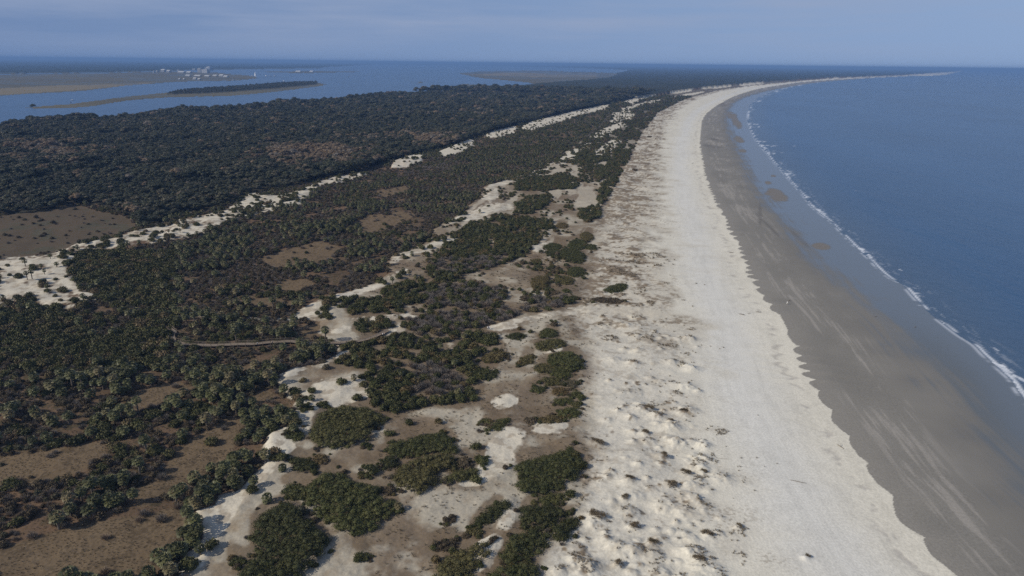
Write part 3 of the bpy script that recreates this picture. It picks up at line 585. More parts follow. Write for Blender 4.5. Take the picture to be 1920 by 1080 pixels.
class MB:
    def __init__(s): s.v = []; s.f = []; s.n = 0
    def add(s, v, f):
        v = np.asarray(v, float); s.v.append(v); s.f += [tuple(int(i) + s.n for i in q) for q in f]; s.n += len(v)
    def cards(s, c, nrm, size, rg, asp=1.0):
        n = len(c); nrm = nrm / np.linalg.norm(nrm, axis=1, keepdims=True)
        a = rg.normal(size=(n, 3)); t1 = np.cross(nrm, a); t1 /= np.linalg.norm(t1, axis=1, keepdims=True) + 1e-9; t2 = np.cross(nrm, t1)
        sz = size * rg.uniform(.6, 1.3, (n, 1)); k = rg.uniform(.5, 1, (n, 1)) * asp
        V = np.stack([c - t1 * sz, c + t2 * sz * k - t1 * sz * .2, c + t1 * sz, c - t2 * sz * k * .8], 1).reshape(-1, 3)
        b = s.n; s.v.append(V); s.f += [(b + 4 * i, b + 4 * i + 1, b + 4 * i + 2, b + 4 * i + 3) for i in range(n)]; s.n += 4 * n
    def blob(s, c, r, seg=7, ring=4, low=-.35):
        vs = [(c[0], c[1], c[2] + r[2])]
        for i in range(1, ring + 1):
            ph = math.acos(1 - (1 - low) * i / ring)
            for j in range(seg):
                th = 2 * math.pi * (j + .5 * (i % 2)) / seg
                vs.append((c[0] + r[0] * math.sin(ph) * math.cos(th), c[1] + r[1] * math.sin(ph) * math.sin(th), c[2] + r[2] * math.cos(ph)))
        fs = [(0, 1 + j, 1 + (j + 1) % seg) for j in range(seg)]
        for i in range(ring - 1):
            for j in range(seg):
                a = 1 + i * seg + j; bb = 1 + i * seg + (j + 1) % seg
                fs.append((a, a + seg, bb + seg, bb))
        s.add(vs, fs)
    def tube(s, pts, rads, seg=6):
        pts = np.array(pts, float); vs = []; fs = []
        for i, p in enumerate(pts):
            d = pts[min(i + 1, len(pts) - 1)] - pts[max(i - 1, 0)]; d = d / (np.linalg.norm(d) + 1e-9)
            a = np.array([1, 0, 0]) if abs(d[0]) < .8 else np.array([0, 1, 0]); e1 = np.cross(d, a); e1 /= np.linalg.norm(e1); e2 = np.cross(d, e1)
            for j in range(seg):
                th = 2 * math.pi * j / seg; vs.append(p + rads[i] * (math.cos(th) * e1 + math.sin(th) * e2))
        for i in range(len(pts) - 1):
            for j in range(seg): a = i * seg + j; b2 = i * seg + (j + 1) % seg; fs.append((a, b2, b2 + seg, a + seg))
        fs.append(tuple(range(seg))[::-1]); fs.append(tuple((len(pts) - 1) * seg + j for j in range(seg)))
        s.add(vs, fs)
    def box(s, c, d, rz=0):
        cx, cy, cz = c; ca, sa = math.cos(rz), math.sin(rz); vs = []
        for dx in (-.5, .5):
            for dy in (-.5, .5):
                for dz in (-.5, .5):
                    X_, Y_ = dx * d[0], dy * d[1]; vs.append((cx + X_ * ca - Y_ * sa, cy + X_ * sa + Y_ * ca, cz + dz * d[2]))
        s.add(vs, [(0, 1, 3, 2), (4, 6, 7, 5), (0, 4, 5, 1), (2, 3, 7, 6), (0, 2, 6, 4), (1, 5, 7, 3)])
    def mesh(s, name, mat):
        me = bpy.data.meshes.new(name); me.from_pydata(np.concatenate(s.v).tolist(), [], s.f); me.materials.append(mat); me.update(); return me
def lumpy(mb, lumps, leaf, dens, rg, jit=1.0, low=-.25, hull=.70):
    for (cx, cy, cz, rx, ry, rz) in lumps:
        n = max(6, int(dens * 2 * math.pi * ((rx * ry + rx * rz + ry * rz) / 3)))
        zc = rg.uniform(low, 1, n); th = rg.uniform(0, 2 * math.pi, n); q = np.sqrt(1 - zc * zc)
        d = np.stack([q * np.cos(th), q * np.sin(th), zc], 1)
        c = np.array([cx, cy, cz]) + d * np.array([rx, ry, rz]) * rg.uniform(.70, 1.22, (n, 1))
        mb.cards(c, d + rg.normal(size=(n, 3)) * jit, leaf, rg)
        mb.blob((cx, cy, cz), (rx * hull, ry * hull, rz * hull))
def shrub_mesh(i, mat):
    rg = np.random.default_rng(100 + i); mb = MB(); L = []
    n = rg.integers(6, 10)
    for k in range(n):
        a = rg.uniform(0, 6.28); d = rg.uniform(0, .85) ; r = rg.uniform(.3, .75)
        L.append((d * math.cos(a), d * math.sin(a), rg.uniform(.35, .8) * (1.1 - d * .7), r, r, r * rg.uniform(.7, .95)))
    L.append((0, 0, .45, .9, .9, .7))
    lumpy(mb, L, .13, 34, rg, 1.0, -.3, .66); return mb.mesh('shrub_foliage', MAT[mat])
def tree_crown(i, mat, leafs=.42, dens=2.6):
    rg = np.random.default_rng(200 + i); mb = MB(); L = []
    for k in range(13):
        a = rg.uniform(0, 6.28); d = 3.6 * math.sqrt(rg.uniform(0, 1)); r = rg.uniform(1.1, 2.5)
        L.append((d * math.cos(a), d * math.sin(a), 5.0 + 3.6 * (1 - (d / 4) ** 2) + rg.uniform(-.5, .5), r, r, r * rg.uniform(.6, .8)))
    lumpy(mb, L, leafs, dens, rg, 1.2, -.4, .80); return mb.mesh('tree_crown', MAT[mat])
def tree_trunk(i):
    rg = np.random.default_rng(300 + i); mb = MB()
    mb.tube([(0, 0, -.5), (.1, 0, 2.5), (.1, .2, 5)], [.42, .32, .22], 7)
    for k in range(5):
        a = k * 1.26 + rg.uniform(-.3, .3); mb.tube([(.1, .1, rg.uniform(2.5, 4)), (1.5 * math.cos(a), 1.5 * math.sin(a), 5.2), (2.7 * math.cos(a), 2.7 * math.sin(a), 7.2)], [.2, .14, .06], 5)
    return mb.mesh('tree_trunk', MAT['bark'])
def fan(mb, base, d, length, w, rg):
    d = np.array(d, float); d /= np.linalg.norm(d)
    side = np.cross(d, (0, 0, 1)); side /= np.linalg.norm(side) + 1e-9; nn = np.cross(side, d)
    tipc = base + d * length * .5; droop = np.array([0, 0, -.16 * length])
    vs = [base, base + side * .025, tipc]; fs = [(0, 1, 2)]
    n = 9
    for k in range(n + 1):
        a = -1.35 + 2.7 * k / n; rr_ = w * (1 if k % 2 == 0 else .68)
        p = tipc + (d * math.cos(a) + side * math.sin(a)) * rr_ + nn * (.08 if k % 2 else -.05) + droop * (.3 + .7 * math.cos(a)) 
        vs.append(p)
    for k in range(n): fs.append((2, 3 + k, 4 + k))
    mb.add(vs, fs)
def palm_crown(i, h):
    rg = np.random.default_rng(400 + i); mb = MB()
    for k in range(34):
        az_ = k * 2.4 + rg.uniform(-.2, .2); el = R(80) - R(122) * (k / 34) ** .9
        d = (math.cos(az_) * math.cos(el), math.sin(az_) * math.cos(el), math.sin(el))
        fan(mb, np.array([0, 0, h]), d, rg.uniform(1.5, 1.95), rg.uniform(.72, .95), rg)
    mb.blob((0, 0, h + .1), (.55, .55, .6))
    return mb.mesh('palm_crown', MAT['palm'])
def palm_trunk(i, h):
    rg = np.random.default_rng(500 + i); mb = MB(); n = 6
    mb.tube([(0.06 * math.sin(k), 0, -.4 + (h + .4) * k / n) for k in range(n + 1)], [.24 - .05 * k / n + (.03 if k % 2 else 0) for k in range(n + 1)], 8)
    for k in range(14):
        a = rg.uniform(0, 6.28); zb = h - rg.uniform(.1, .9); c, s_ = math.cos(a), math.sin(a)
        mb.add([(.16 * c, .16 * s_, zb), (.16 * c - .05 * s_, .16 * s_ + .05 * c, zb), (.42 * c, .42 * s_, zb + .3)], [(0, 1, 2)])
    return mb.mesh('palm_trunk', MAT['bark'])
def twig_mesh(i, n=300, hgt=1.0):
    rg = np.random.default_rng(600 + i); mb = MB(); vs = []; fs = []
    for k in range(n):
        a = rg.uniform(0, 6.28); d = math.sqrt(rg.uniform(0, 1)); x0, y0 = .35 * d * math.cos(a), .35 * d * math.sin(a)
        top = np.array([1.05 * d * math.cos(a) + rg.normal() * .12, 1.05 * d * math.sin(a) + rg.normal() * .12, hgt * (1.25 - .75 * d * d) * rg.uniform(.75, 1.1)])
        b0 = np.array([x0, y0, 0]); b0 = b0 + (top - b0) * rg.uniform(0, .55)
        s_ = rg.normal(size=3); s_ = s_ / np.linalg.norm(s_) * .034
        q = len(vs); vs += [b0 - s_, b0 + s_, top]; fs.append((q, q + 1, q + 2))
    mb.add(vs, fs); return mb.mesh('bare_shrub_twigs', MAT['gray'])
def tuft_mesh(i, mat='grass', n=24, h=.5, w=.05):
    rg = np.random.default_rng(700 + i); vs = []; fs = []; mb = MB()
    for k in range(n):
        a = rg.uniform(0, 6.28); d = rg.uniform(0, .22); x0, y0 = d * math.cos(a), d * math.sin(a); l = rg.uniform(.5, 1) * h; o = rg.uniform(.1, .45)
        s_ = np.array([-math.sin(a), math.cos(a), 0]) * w * .5
        b0 = np.array([x0, y0, -.05]); m1 = b0 + np.array([math.cos(a) * o * .4, math.sin(a) * o * .4, l * .7]); tp = b0 + np.array([math.cos(a) * o, math.sin(a) * o, l])
        q = len(vs); vs += [b0 - s_, b0 + s_, m1 + s_ * .7, m1 - s_ * .7, tp]; fs += [(q, q + 1, q + 2, q + 3), (q + 3, q + 2, q + 4)]
    mb.add(vs, fs); return mb.mesh('grass_tuft', MAT[mat])
SHRUB = [shrub_mesh(i, 'scrub') for i in range(6)]; MYR = [shrub_mesh(20 + i, 'myrtle') for i in range(6)]
BRU = [shrub_mesh(40 + i, 'brush') for i in range(3)]
TWIG = [twig_mesh(i) for i in range(4)]
CROWN = [tree_crown(i, 'oak') for i in range(5)]; RUS = [tree_crown(20 + i, 'russet', .34, 3.0) for i in range(3)]; TRK = [tree_trunk(i) for i in range(3)]
PH = [1.6, 2.4, 3.2, 4.4]; PCR = [palm_crown(i, h) for i, h in enumerate(PH)]; PTR = [palm_trunk(i, h) for i, h in enumerate(PH)]
TUFT = [tuft_mesh(i) for i in range(4)]
# ------------------------------------------------------------------ scatter
def ring_points(r0_, r1_, s0, k, a0=-50, a1=50):
    pts = []; r = r0_
    while r < r1_:
        s = max(s0, k * r); n = int(r * R(a1 - a0) / s); a = R(a0) + (np.arange(n) + rng.uniform(-.42, .42, n)) * s / r
        rr_ = r + rng.uniform(-.42, .42, n) * s
        pts.append(np.stack([rr_ * np.sin(a), rr_ * np.cos(a), np.full(n, s)], 1)); r += s
    return np.concatenate(pts)
class Rec: pass
P = ring_points(100, 2700, 2.7, .0038)
tz, g, u, v, d1, d2, d3, s3, hum, fd = terrain(P[:, 0], P[:, 1])
x, y, s_ = P.T
k0 = (u > -220) & (u < 2100) & (v < 1250)
thick = samp(M['thick'], u, v) > .5; gray = samp(M['gray'], u, v) > .5; opn = samp(keep['opens'], u, v) + (fbm(x / 14, y / 14, 101, 4) - .5) * 1.5 > .48
base_ok = k0 & (g['forest'] < .5) & (g['field'] < .5) & (g['sound'] < .5) & (g['marsh'] < .5) & (g['farwood'] < .5)
clump = fbm(x / 16, y / 16, 401, 3); pal = fbm(x / 45, y / 45, 411, 3); fine = rng.uniform(0, 1, len(x))
scrubz = base_ok & (g['dunew'] < .5) & (g['sand'] < .5)
dense = .24 + 2.8 * (clump - .43)
dense = np.where(v > 640, dense * 1.0 + .15, dense); dense = np.where((v > 930), dense * .75, dense)
dense = np.where(v < 380, dense + .18, dense)
dense = dense - .55 * ss(fbm(x / 60, y / 45, 721, 3), .50, .64) * (v > 300) * (v < 640)
blk = ((u < 330) & (v > 480) & (v < 700)) | ((u - .8 * (700 - v) < 420) & (v > 590) & (v < 690) & (u < 300))
dense = np.where(blk, dense + .55, dense)
dense = np.where(opn, .06, dense)
# boardwalk corridor kept clear
BW = [(310,612),(326,624),(322,634),(325,641),(345,645.5),(370,648),(398,649),(447,648),(478,648),(508,645),(547,643),(577,647),(597,648),(640,648),(667,646.5),(683,643),(703,637),(729,626)]
bwx, bwy = at([p[0] for p in BW], [p[1] for p in BW], 2.6); BWP = np.stack([bwx, bwy], 1)
dbw = np.abs(dist(x, y, BWP)[0])
trail = np.abs(dist(x, y, np.stack(at([330,360,400,460,510,545], [589,592,596,598,599,601]), 1))[0]) < 2.2
sel_s = scrubz & (fine < dense) & (dbw > 1.7) & ~trail
thick_d = base_ok & (g['dunew'] > .5) & (g['sand'] < .5) & (thick | gray) & (g['band'] < .7) & (dbw > 2.5)
th_ok = thick_d & (fine < .93 - .45 * ss(clump, .58, .35))
loose = base_ok & (g['dunew'] > .5) & (g['sand'] < .5) & ~thick & ~gray & (g['band'] < .5) & (dbw > 2.5)
loose &= g['streak'] < .3
farv = ss(350 - v, 0, 60)
lo_ok = loose & (fine < np.where(v < 350, (.35 + .5 * farv) * ss(clump, .30, .5), .30 * ss(clump, .44, .58) * (g['bandw'] < .08) * (v < 600) + .03 * (clump > .5)))
onsand = base_ok & (g['sand'] > .5) & (fine < np.where((u < 420) & (v > 440), .20 * (fbm(x / 9, y / 9, 421, 2) > .47) + .28 * ss(u, 100, 200) * (1 - ss(v, 560, 585)) * (u < 230), np.where((v < 345) | ((u < 560) & (v < 440)), np.where(g['dune'] > .5, .55, np.where(v < 330, .16, .34)) * (fbm(x / 12, y / 12, 431, 2) > .45), .34 * (fbm(x / 8, y / 8, 433, 2) > .50) * (u > 330) * (u < 900) * (v < 1080))))
items = {'palm': [], 'shrub': [], 'myrtle': [], 'gray': [], 'brush': []}
def put(kind, i, sc_, zoff=0): items[kind].append((x[i], y[i], tz[i] + zoff, rng.uniform(0, 6.28), sc_, u[i], v[i]))
rk = rng.uniform(0, 1, len(x))
for i in np.nonzero(sel_s | th_ok | lo_ok | onsand)[0]:
    sp_ = s_[i] / 2.7
    if th_ok[i]:
        if gray[i] and rk[i] < .72: put('gray', i, rng.uniform(1.5, 2.2) * max(1, sp_ * .9))
        elif rk[i] < .06: put('palm', i, rng.uniform(.75, .95))
        else: put('myrtle', i, rng.uniform(1.5, 2.3) * max(1, sp_ * .9), -.1)
    elif onsand[i]: put('shrub' if rk[i] > .12 else 'palm', i, rng.uniform(1.0, 2.2) if rk[i] > .12 else rng.uniform(.8, 1.0))
    elif lo_ok[i]: put('myrtle' if rk[i] < .8 else 'brush', i, rng.uniform(1.0, 1.7) * max(1, sp_), -.1)
    else:
        pp = np.clip((pal[i] - .38) * 4, .08, .85) * (0.12 if blk[i] else 1) * (0.7 if v[i] < 380 else 1)
        if gray[i] and rk[i] < .5: put('gray', i, rng.uniform(1.3, 2.0))
        elif rk[i] < pp and not opn[i]: put('palm', i, rng.uniform(.95, 1.28) if v[i] > 420 else rng.uniform(.8, 1.05))
        elif rk[i] < pp + .14: put('gray', i, rng.uniform(1.0, 1.9))
        elif rk[i] < pp + .26 or (opn[i] and rk[i] < .5): put('brush', i, rng.uniform(.6, 1.3))
        else: put('shrub', i, (rng.uniform(1.5, 2.9) if blk[i] else rng.uniform(1.0, 2.1)) * max(1, sp_), -.1)
for poly, lab_, ht_ in CL:
    P_ = np.array(poly, float); c_ = P_.mean(0); wd = np.ptp(P_[:, 0])
    for k_ in range(int(2 + wd / 7)):
        e_ = P_[rng.integers(len(P_))]; q_ = c_ + (e_ - c_) * rng.uniform(.95, 1.22) + rng.normal(size=2) * np.array([3, 1.5])
        gx_, gy_ = at1(q_[0], q_[1] + 3, 3.2)
        if q_[1] > 1085: continue
        items['myrtle' if rng.uniform() < .6 else ('brush' if rng.uniform() < .7 else 'gray')].append((gx_, gy_, None, rng.uniform(0, 6.28), rng.uniform(.35, .95), q_[0], q_[1]))
for k_ in items:
    nn_ = [i for i, r in enumerate(items[k_]) if r[2] is None]
    if nn_:
        zz_ = terrain(np.array([items[k_][i][0] for i in nn_]), np.array([items[k_][i][1] for i in nn_]))[0]
        for i, zq in zip(nn_, zz_): r = items[k_][i]; items[k_][i] = (r[0], r[1], float(zq) - .1) + r[3:]
# low brush layer under the scrub
P2 = ring_points(100, 1100, 2.2, .0042); t2 = terrain(P2[:, 0], P2[:, 1]); g2, u2, v2 = t2[1], t2[2], t2[3]
db2 = np.abs(dist(P2[:, 0], P2[:, 1], BWP)[0])
k2 = (u2 > -200) & (u2 < 1250) & (g2['forest'] < .5) & (g2['sand'] < .5) & (g2['dunew'] < .5) & (g2['sound'] < .5) & (db2 > 2.4) & (samp(keep['opens'], u2, v2) + (fbm(P2[:, 0] / 14, P2[:, 1] / 14, 101, 4) - .5) * 1.5 < .55) & (fbm(P2[:, 0] / 12, P2[:, 1] / 12, 451, 3) > .36)
kf = k2 & (g2['field'] > .5); k2 &= (g2['field'] < .5) | (rng.uniform(0, 1, len(u2)) < .05)
low = [(P2[i, 0], P2[i, 1], t2[0][i] - .1, rng.uniform(0, 6.28), rng.uniform(.7, 1.5), u2[i], v2[i]) for i in np.nonzero(k2)[0]]
low_twig = low[::2]; low = low[1::2]
# forest
PF = ring_points(420, 2750, 6.0, .0058, -52, 30); tf = terrain(PF[:, 0], PF[:, 1]); gf, uf, vf = tf[1], tf[2], tf[3]
kf = (uf > -160) & (uf < 1400) & (samp(M['forest'], uf, vf) > .5) & (gf['sound'] < .5)
clear = (((uf - 150) / 70) ** 2 + ((vf - 323) / 5) ** 2) < 1
kf &= ~clear
rus_n = fbm(PF[:, 0] / 55, PF[:, 1] / 55, 461, 3)
rus_a = np.maximum(np.exp(-(((uf - 590) / 110) ** 2 + ((vf - 298) / 18) ** 2)), np.maximum(np.exp(-(((uf - 90) / 80) ** 2 + ((vf - 296) / 14) ** 2)), .8 * np.exp(-(((uf - 760) / 100) ** 2 + ((vf - 270) / 10) ** 2))))
trees = []
for i in np.nonzero(kf)[0]:
    sc_ = rng.uniform(.75, 1.2) * (PF[i, 2] / 6.6) ** .75 * (1 + .35 * (vn(PF[i:i+1, 0] / 40, PF[i:i+1, 1] / 40, 77)[0] > .6))
    kind = 'russet' if rng.uniform() < .03 + .95 * min(1, 1.3 * rus_a[i]) * (rus_n[i] > .38) else 'oak'
    edge_ = vf[i] > 345
    trees.append((PF[i, 0], PF[i, 1], max(tf[0][i], .5), rng.uniform(0, 6.28), sc_ * (.80 if edge_ else 1.05), uf[i], vf[i], kind))
# isle trees
PI_ = ring_points(1500, 4200, 11, .004, -45, 5); ui, vi = proj(PI_[:, 0], PI_[:, 1]); ki = samp(M['isle'], ui, vi) > .5
isle = [(a, b_, 0.4, rng.uniform(0, 6.28), rng.uniform(.7, 1.1), 0, 0) for a, b_, _ in PI_[ki]]
# ------------------------------------------------------------------ instanced masses (geometry nodes)
def mass(name, meshes, recs, label, zs=1.0):
    if not recs: return
    pc = bpy.data.collections.new(name + '_source')
    for k, me in enumerate(meshes):
        o = bpy.data.objects.new('%s_source_%02d' % (name, k), me); pc.objects.link(o)
    A_ = np.array([r[:5] for r in recs], float)
    me = bpy.data.meshes.new(name); me.vertices.add(len(A_)); me.vertices.foreach_set('co', A_[:, :3].ravel().astype(np.float32))
    t_ = me.attributes.new('rot', 'FLOAT_VECTOR', 'POINT'); t_.data.foreach_set('vector', np.stack([A_[:, 3] * 0, A_[:, 3] * 0, A_[:, 3]], 1).ravel().astype(np.float32))
    zf = rng.uniform(.8, 1.2, len(A_)) * zs
    t_ = me.attributes.new('scl', 'FLOAT_VECTOR', 'POINT'); t_.data.foreach_set('vector', np.stack([A_[:, 4], A_[:, 4], A_[:, 4] * zf], 1).ravel().astype(np.float32))
    t_ = me.attributes.new('pick', 'INT', 'POINT'); t_.data.foreach_set('value', rng.integers(0, len(meshes), len(A_)).astype(np.int32))
    o = bpy.data.objects.new(name, me); COL.objects.link(o)
    ng = bpy.data.node_groups.new(name + '_scatter', 'GeometryNodeTree')
    ng.interface.new_socket('Geometry', in_out='INPUT', socket_type='NodeSocketGeometry'); ng.interface.new_socket('Geometry', in_out='OUTPUT', socket_type='NodeSocketGeometry')
    gi = ng.nodes.new('NodeGroupInput'); gout = ng.nodes.new('NodeGroupOutput'); ip = ng.nodes.new('GeometryNodeInstanceOnPoints')
    ci = ng.nodes.new('GeometryNodeCollectionInfo'); ci.inputs['Collection'].default_value = pc; ci.inputs['Separate Children'].default_value = True; ci.inputs['Reset Children'].default_value = True
    def na(nm, ty):
        q = ng.nodes.new('GeometryNodeInputNamedAttribute'); q.data_type = ty; q.inputs[0].default_value = nm; return q.outputs[0]
    ip.inputs['Pick Instance'].default_value = True
    ng.links.new(gi.outputs[0], ip.inputs['Points']); ng.links.new(ci.outputs[0], ip.inputs['Instance']); ng.links.new(na('pick', 'INT'), ip.inputs['Instance Index'])
    ng.links.new(na('rot', 'FLOAT_VECTOR'), ip.inputs['Rotation']); ng.links.new(na('scl', 'FLOAT_VECTOR'), ip.inputs['Scale']); ng.links.new(ip.outputs[0], gout.inputs[0])
    md = o.modifiers.new('scatter', 'NODES'); md.node_group = ng
    o['kind'] = 'stuff'; o['label'] = label
    return o
# ------------------------------------------------------------------ things
def tag(o, label, cat, group=None):
    o['label'] = label; o['category'] = cat
    if group: o['group'] = group
def split(recs, n, size=1.0):
    sz = [r[4] / math.hypot(r[0], r[1], H) * (1 if (-5 < r[5] < 1925 and 100 < r[6] < 1095) else 0) for r in recs]
    o = np.argsort(sz)[::-1]; o = [i for i in o if sz[i] > 0]
    top = set(int(i) for i in o[:n]); return [recs[i] for i in sorted(top)], [r for i, r in enumerate(recs) if i not in top]
PLACES = [  # (u, v, words) landmarks to describe a plant by
 (60,1040,'in the bottom corner by the brown grass clearing'),(200,1000,'in the brown grass clearing at the bottom edge'),(330,1040,'beside the sand track at the bottom edge'),
 (80,960,'between the two lowest brown clearings'),(230,920,'above the lowest brown clearing'),(370,940,'between brown clearing and sand track'),(90,880,'around the upper brown clearing at the edge'),
 (240,840,'in the dark row between two brown clearings'),(400,800,'above the tongue shaped brown clearing'),(480,860,'at the head of the sand track'),(60,780,'in the palm grove beyond the upper brown clearing'),
 (200,740,'in the middle of the lower palm grove'),(350,740,'below the long bend of the boardwalk'),(470,740,'just inland of the small sand scarps'),(560,780,'on the sand pocket above the track'),
 (60,680,'at the edge of the dark oak scrub, inland'),(200,670,'just seaward of the dark oak scrub'),(310,680,'below the inland end of the boardwalk'),(430,680,'just below the middle of the boardwalk'),
 (550,680,'below the boardwalk where it reaches sand'),(620,690,'by the sand hollow below the boardwalk'),(700,670,'in the thicket below the boardwalk end'),(790,670,'in the thicket centre near the grey bushes'),
 (880,660,'at the seaward end of the upper thicket'),(740,740,'in the heart of the large dark thicket'),(840,740,'on the seaward side of the large dark thicket'),(680,770,'where the large thicket meets the sand pocket'),
 (60,620,'in the dark oak scrub below the white dune'),(200,610,'under the point of the white dune'),(330,600,'by the sandy trail behind the boardwalk'),(450,620,'between sandy trail and boardwalk'),(570,620,'between trail and boardwalk near the sand'),
 (60,540,'on the white dune beside the inland field'),(180,510,'at the edge of the white dune and dark scrub'),(280,540,'in the dark scrub beside the white dune'),(400,530,'in the palm scrub beyond the trail'),
 (550,520,'around the brown opening beyond the trail'),(650,560,'by the sand strip behind the trail'),(700,500,'along the inland sand streaks'),(780,560,'in the thicket beyond the sand strip'),(870,560,'in the rounded grey thicket'),
 (870,610,'in the grey brush by the beach path'),(1010,585,'in the brush where the beach path starts'),(900,480,'in the long dune thicket up the coast'),(980,440,'at the far tip of the long dune thicket'),
 (350,460,'below the inland sand ridge'),(500,430,'in the palm scrub beside the sand ridge'),(640,430,'around the small far brown opening'),(760,430,'inland of the bright sand tongue'),(1000,390,'beyond the bright sand tongue'),
 (1000,350,'on the dune side of the thin sand strip'),(1140,310,'beside the tan grass band up the coast'),(700,350,'below the broken sand ridge'),(860,330,'midway along the broken sand ridge'),(1000,280,'far up beside the broken sand ridge')]
PL = np.array([p[:2] for p in PLACES], float)
def describe(recs, noun, kindname, group):
    """labels: extremes of each neighbourhood get a label of their own, look-alikes in one neighbourhood share one"""
    out = [None] * len(recs); by = {}
    for i, r in enumerate(recs):
        d = (PL[:, 0] - r[5]) ** 2 + ((PL[:, 1] - r[6]) * 1.6) ** 2; by.setdefault(int(d.argmin()), []).append(i)
    for k, ids in by.items():
        w = PLACES[k][2]; left = list(ids); gname = '%s %s' % (group, w)
        if len(ids) == 1: out[ids[0]] = ('only %s %s' % (noun, w), gname); continue
        def take(key, word):
            if len(left) >= 1:
                j = min(left, key=key); left.remove(j); out[j] = ('%s %s %s' % (word, noun, w), gname)
        take(lambda j: recs[j][5], 'leftmost'); take(lambda j: -recs[j][5], 'rightmost')
        take(lambda j: -recs[j][6], 'lowest'); take(lambda j: recs[j][6], 'topmost')
        if len(left) > 2: take(lambda j: -recs[j][4], 'biggest remaining'.replace(' remaining', '') + ' middle')
        for j in left: out[j] = ('%s %s' % (noun, w), gname)
        if len(left) == 1: out[left[0]] = ('middle %s %s' % (noun, w), gname)
    return out
def empty(name, r, s):
    o = bpy.data.objects.new(name, None); COL.objects.link(o); o.location = (r[0], r[1], r[2]); o.rotation_euler = (0, 0, r[3]); o.scale = (s, s, s); o.empty_display_size = .5; return o
def child(name, me, par):
    o = bpy.data.objects.new(name, me); COL.objects.link(o); o.parent = par; return o
def single(name, me, r):
    o = bpy.data.objects.new(name, me); COL.objects.link(o); o.location = r[:3]; o.rotation_euler = (0, 0, r[3]); o.scale = (r[4],) * 3; return o
# palms
a_, rest = split(items['palm'], 290)
lab = describe(a_, 'green cabbage palm', 'palm', 'cabbage palms')
for r, (l, gname) in zip(a_, lab):
    k = int(rng.choice(4, p=[.3, .35, .25, .1])); e = empty('palm_tree', r, r[4]); child('trunk', PTR[k], e); child('crown', PCR[k], e); tag(e, l, 'palm tree', gname)
PF_ = []
for k in range(4):
    me = bpy.data.meshes.new('whole_palm')
    vs = [vv.co[:] for vv in PCR[k].vertices] + [vv.co[:] for vv in PTR[k].vertices]; n = len(PCR[k].vertices)
    fs = [tuple(p.vertices) for p in PCR[k].polygons] + [tuple(i + n for i in p.vertices) for p in PTR[k].polygons]
    me.from_pydata(vs, [], fs); me.materials.append(MAT['palm']); me.materials.append(MAT['bark'])
    mi = np.array([0] * len(PCR[k].polygons) + [1] * len(PTR[k].polygons), np.int32); me.polygons.foreach_set('material_index', mi); PF_.append(me)
mass('distant_palm_scrub', PF_[:3], rest, 'mass of small distant cabbage palms in the scrub')
for kind, meshes, n, noun, nm, grp, ml in (
  ('shrub', SHRUB, 280, 'dark green scrub bush', 'scrub_bush', 'scrub bushes', 'distant_scrub'),
  ('myrtle', MYR, 280, 'glossy dark green dune shrub', 'dune_shrub', 'dune shrubs', 'distant_dune_thicket'),
  ('gray', TWIG, 260, 'leafless grey twiggy shrub', 'bare_shrub', 'leafless shrubs', 'distant_bare_brush'),
  ('brush', BRU, 120, 'low brown half-dead bush', 'brown_bush', 'brown bushes', 'distant_brown_brush')):
    a_, rest = split(items[kind], n)
    if kind == 'brush': rest = rest + low
    if kind == 'gray': rest = rest + low_twig
    for r, (l, gname) in zip(a_, describe(a_, noun, nm, grp)):
        o = single(nm, meshes[int(rng.integers(len(meshes)))], r); tag(o, l, 'shrub', gname)
    mass(ml, meshes, rest, 'unbroken mass of %ses in the distance' % noun.replace('bush', 'bush') if noun.endswith('bush') else 'unbroken mass of %ss in the distance' % noun)
for (u_, v_, k, sc_, l) in ((52,527,3,.9,'tall thin palm on the white dune, inland of a twin pair'),(61,525,3,.95,'tall thin palm on the white dune, seaward of a twin pair'),(84,515,2,.7,'small palm on the white dune behind the twin pair'),
  (127,503,2,.9,'palm on the white dune by the dark scrub, inland one'),(138,504,2,.85,'palm on the white dune by the dark scrub, seaward one'),(289,449,1,.9,'single palm standing on the inland sand ridge'),(317,440,2,.7,'thin palm on the sand ridge up-coast of the single one'),(338,437,2,.7,'thin palm farthest along the pale sand ridge'),
  (501,938,0,1.0,'small lone palm on the open sand track'),(530,882,0,.85,'small palm at the bend of the sand track'),(747,955,0,.8,'small pale palm at the seaward tip of the wide clump'),(585,752,0,.8,'tiny palm beside the sand pocket'),(365,945,2,.95,'palm at the upper edge of the sand track bottom')):
    px_, py_ = at1(u_, v_, 3.5); r = (px_, py_, float(zat(px_, py_)[0]) - .05, rng.uniform(0, 6.28), sc_); e = empty('palm_tree', r, sc_); child('trunk', PTR[k], e); child('crown', PCR[k], e); tag(e, l, 'palm tree', 'solitary palms on open sand')
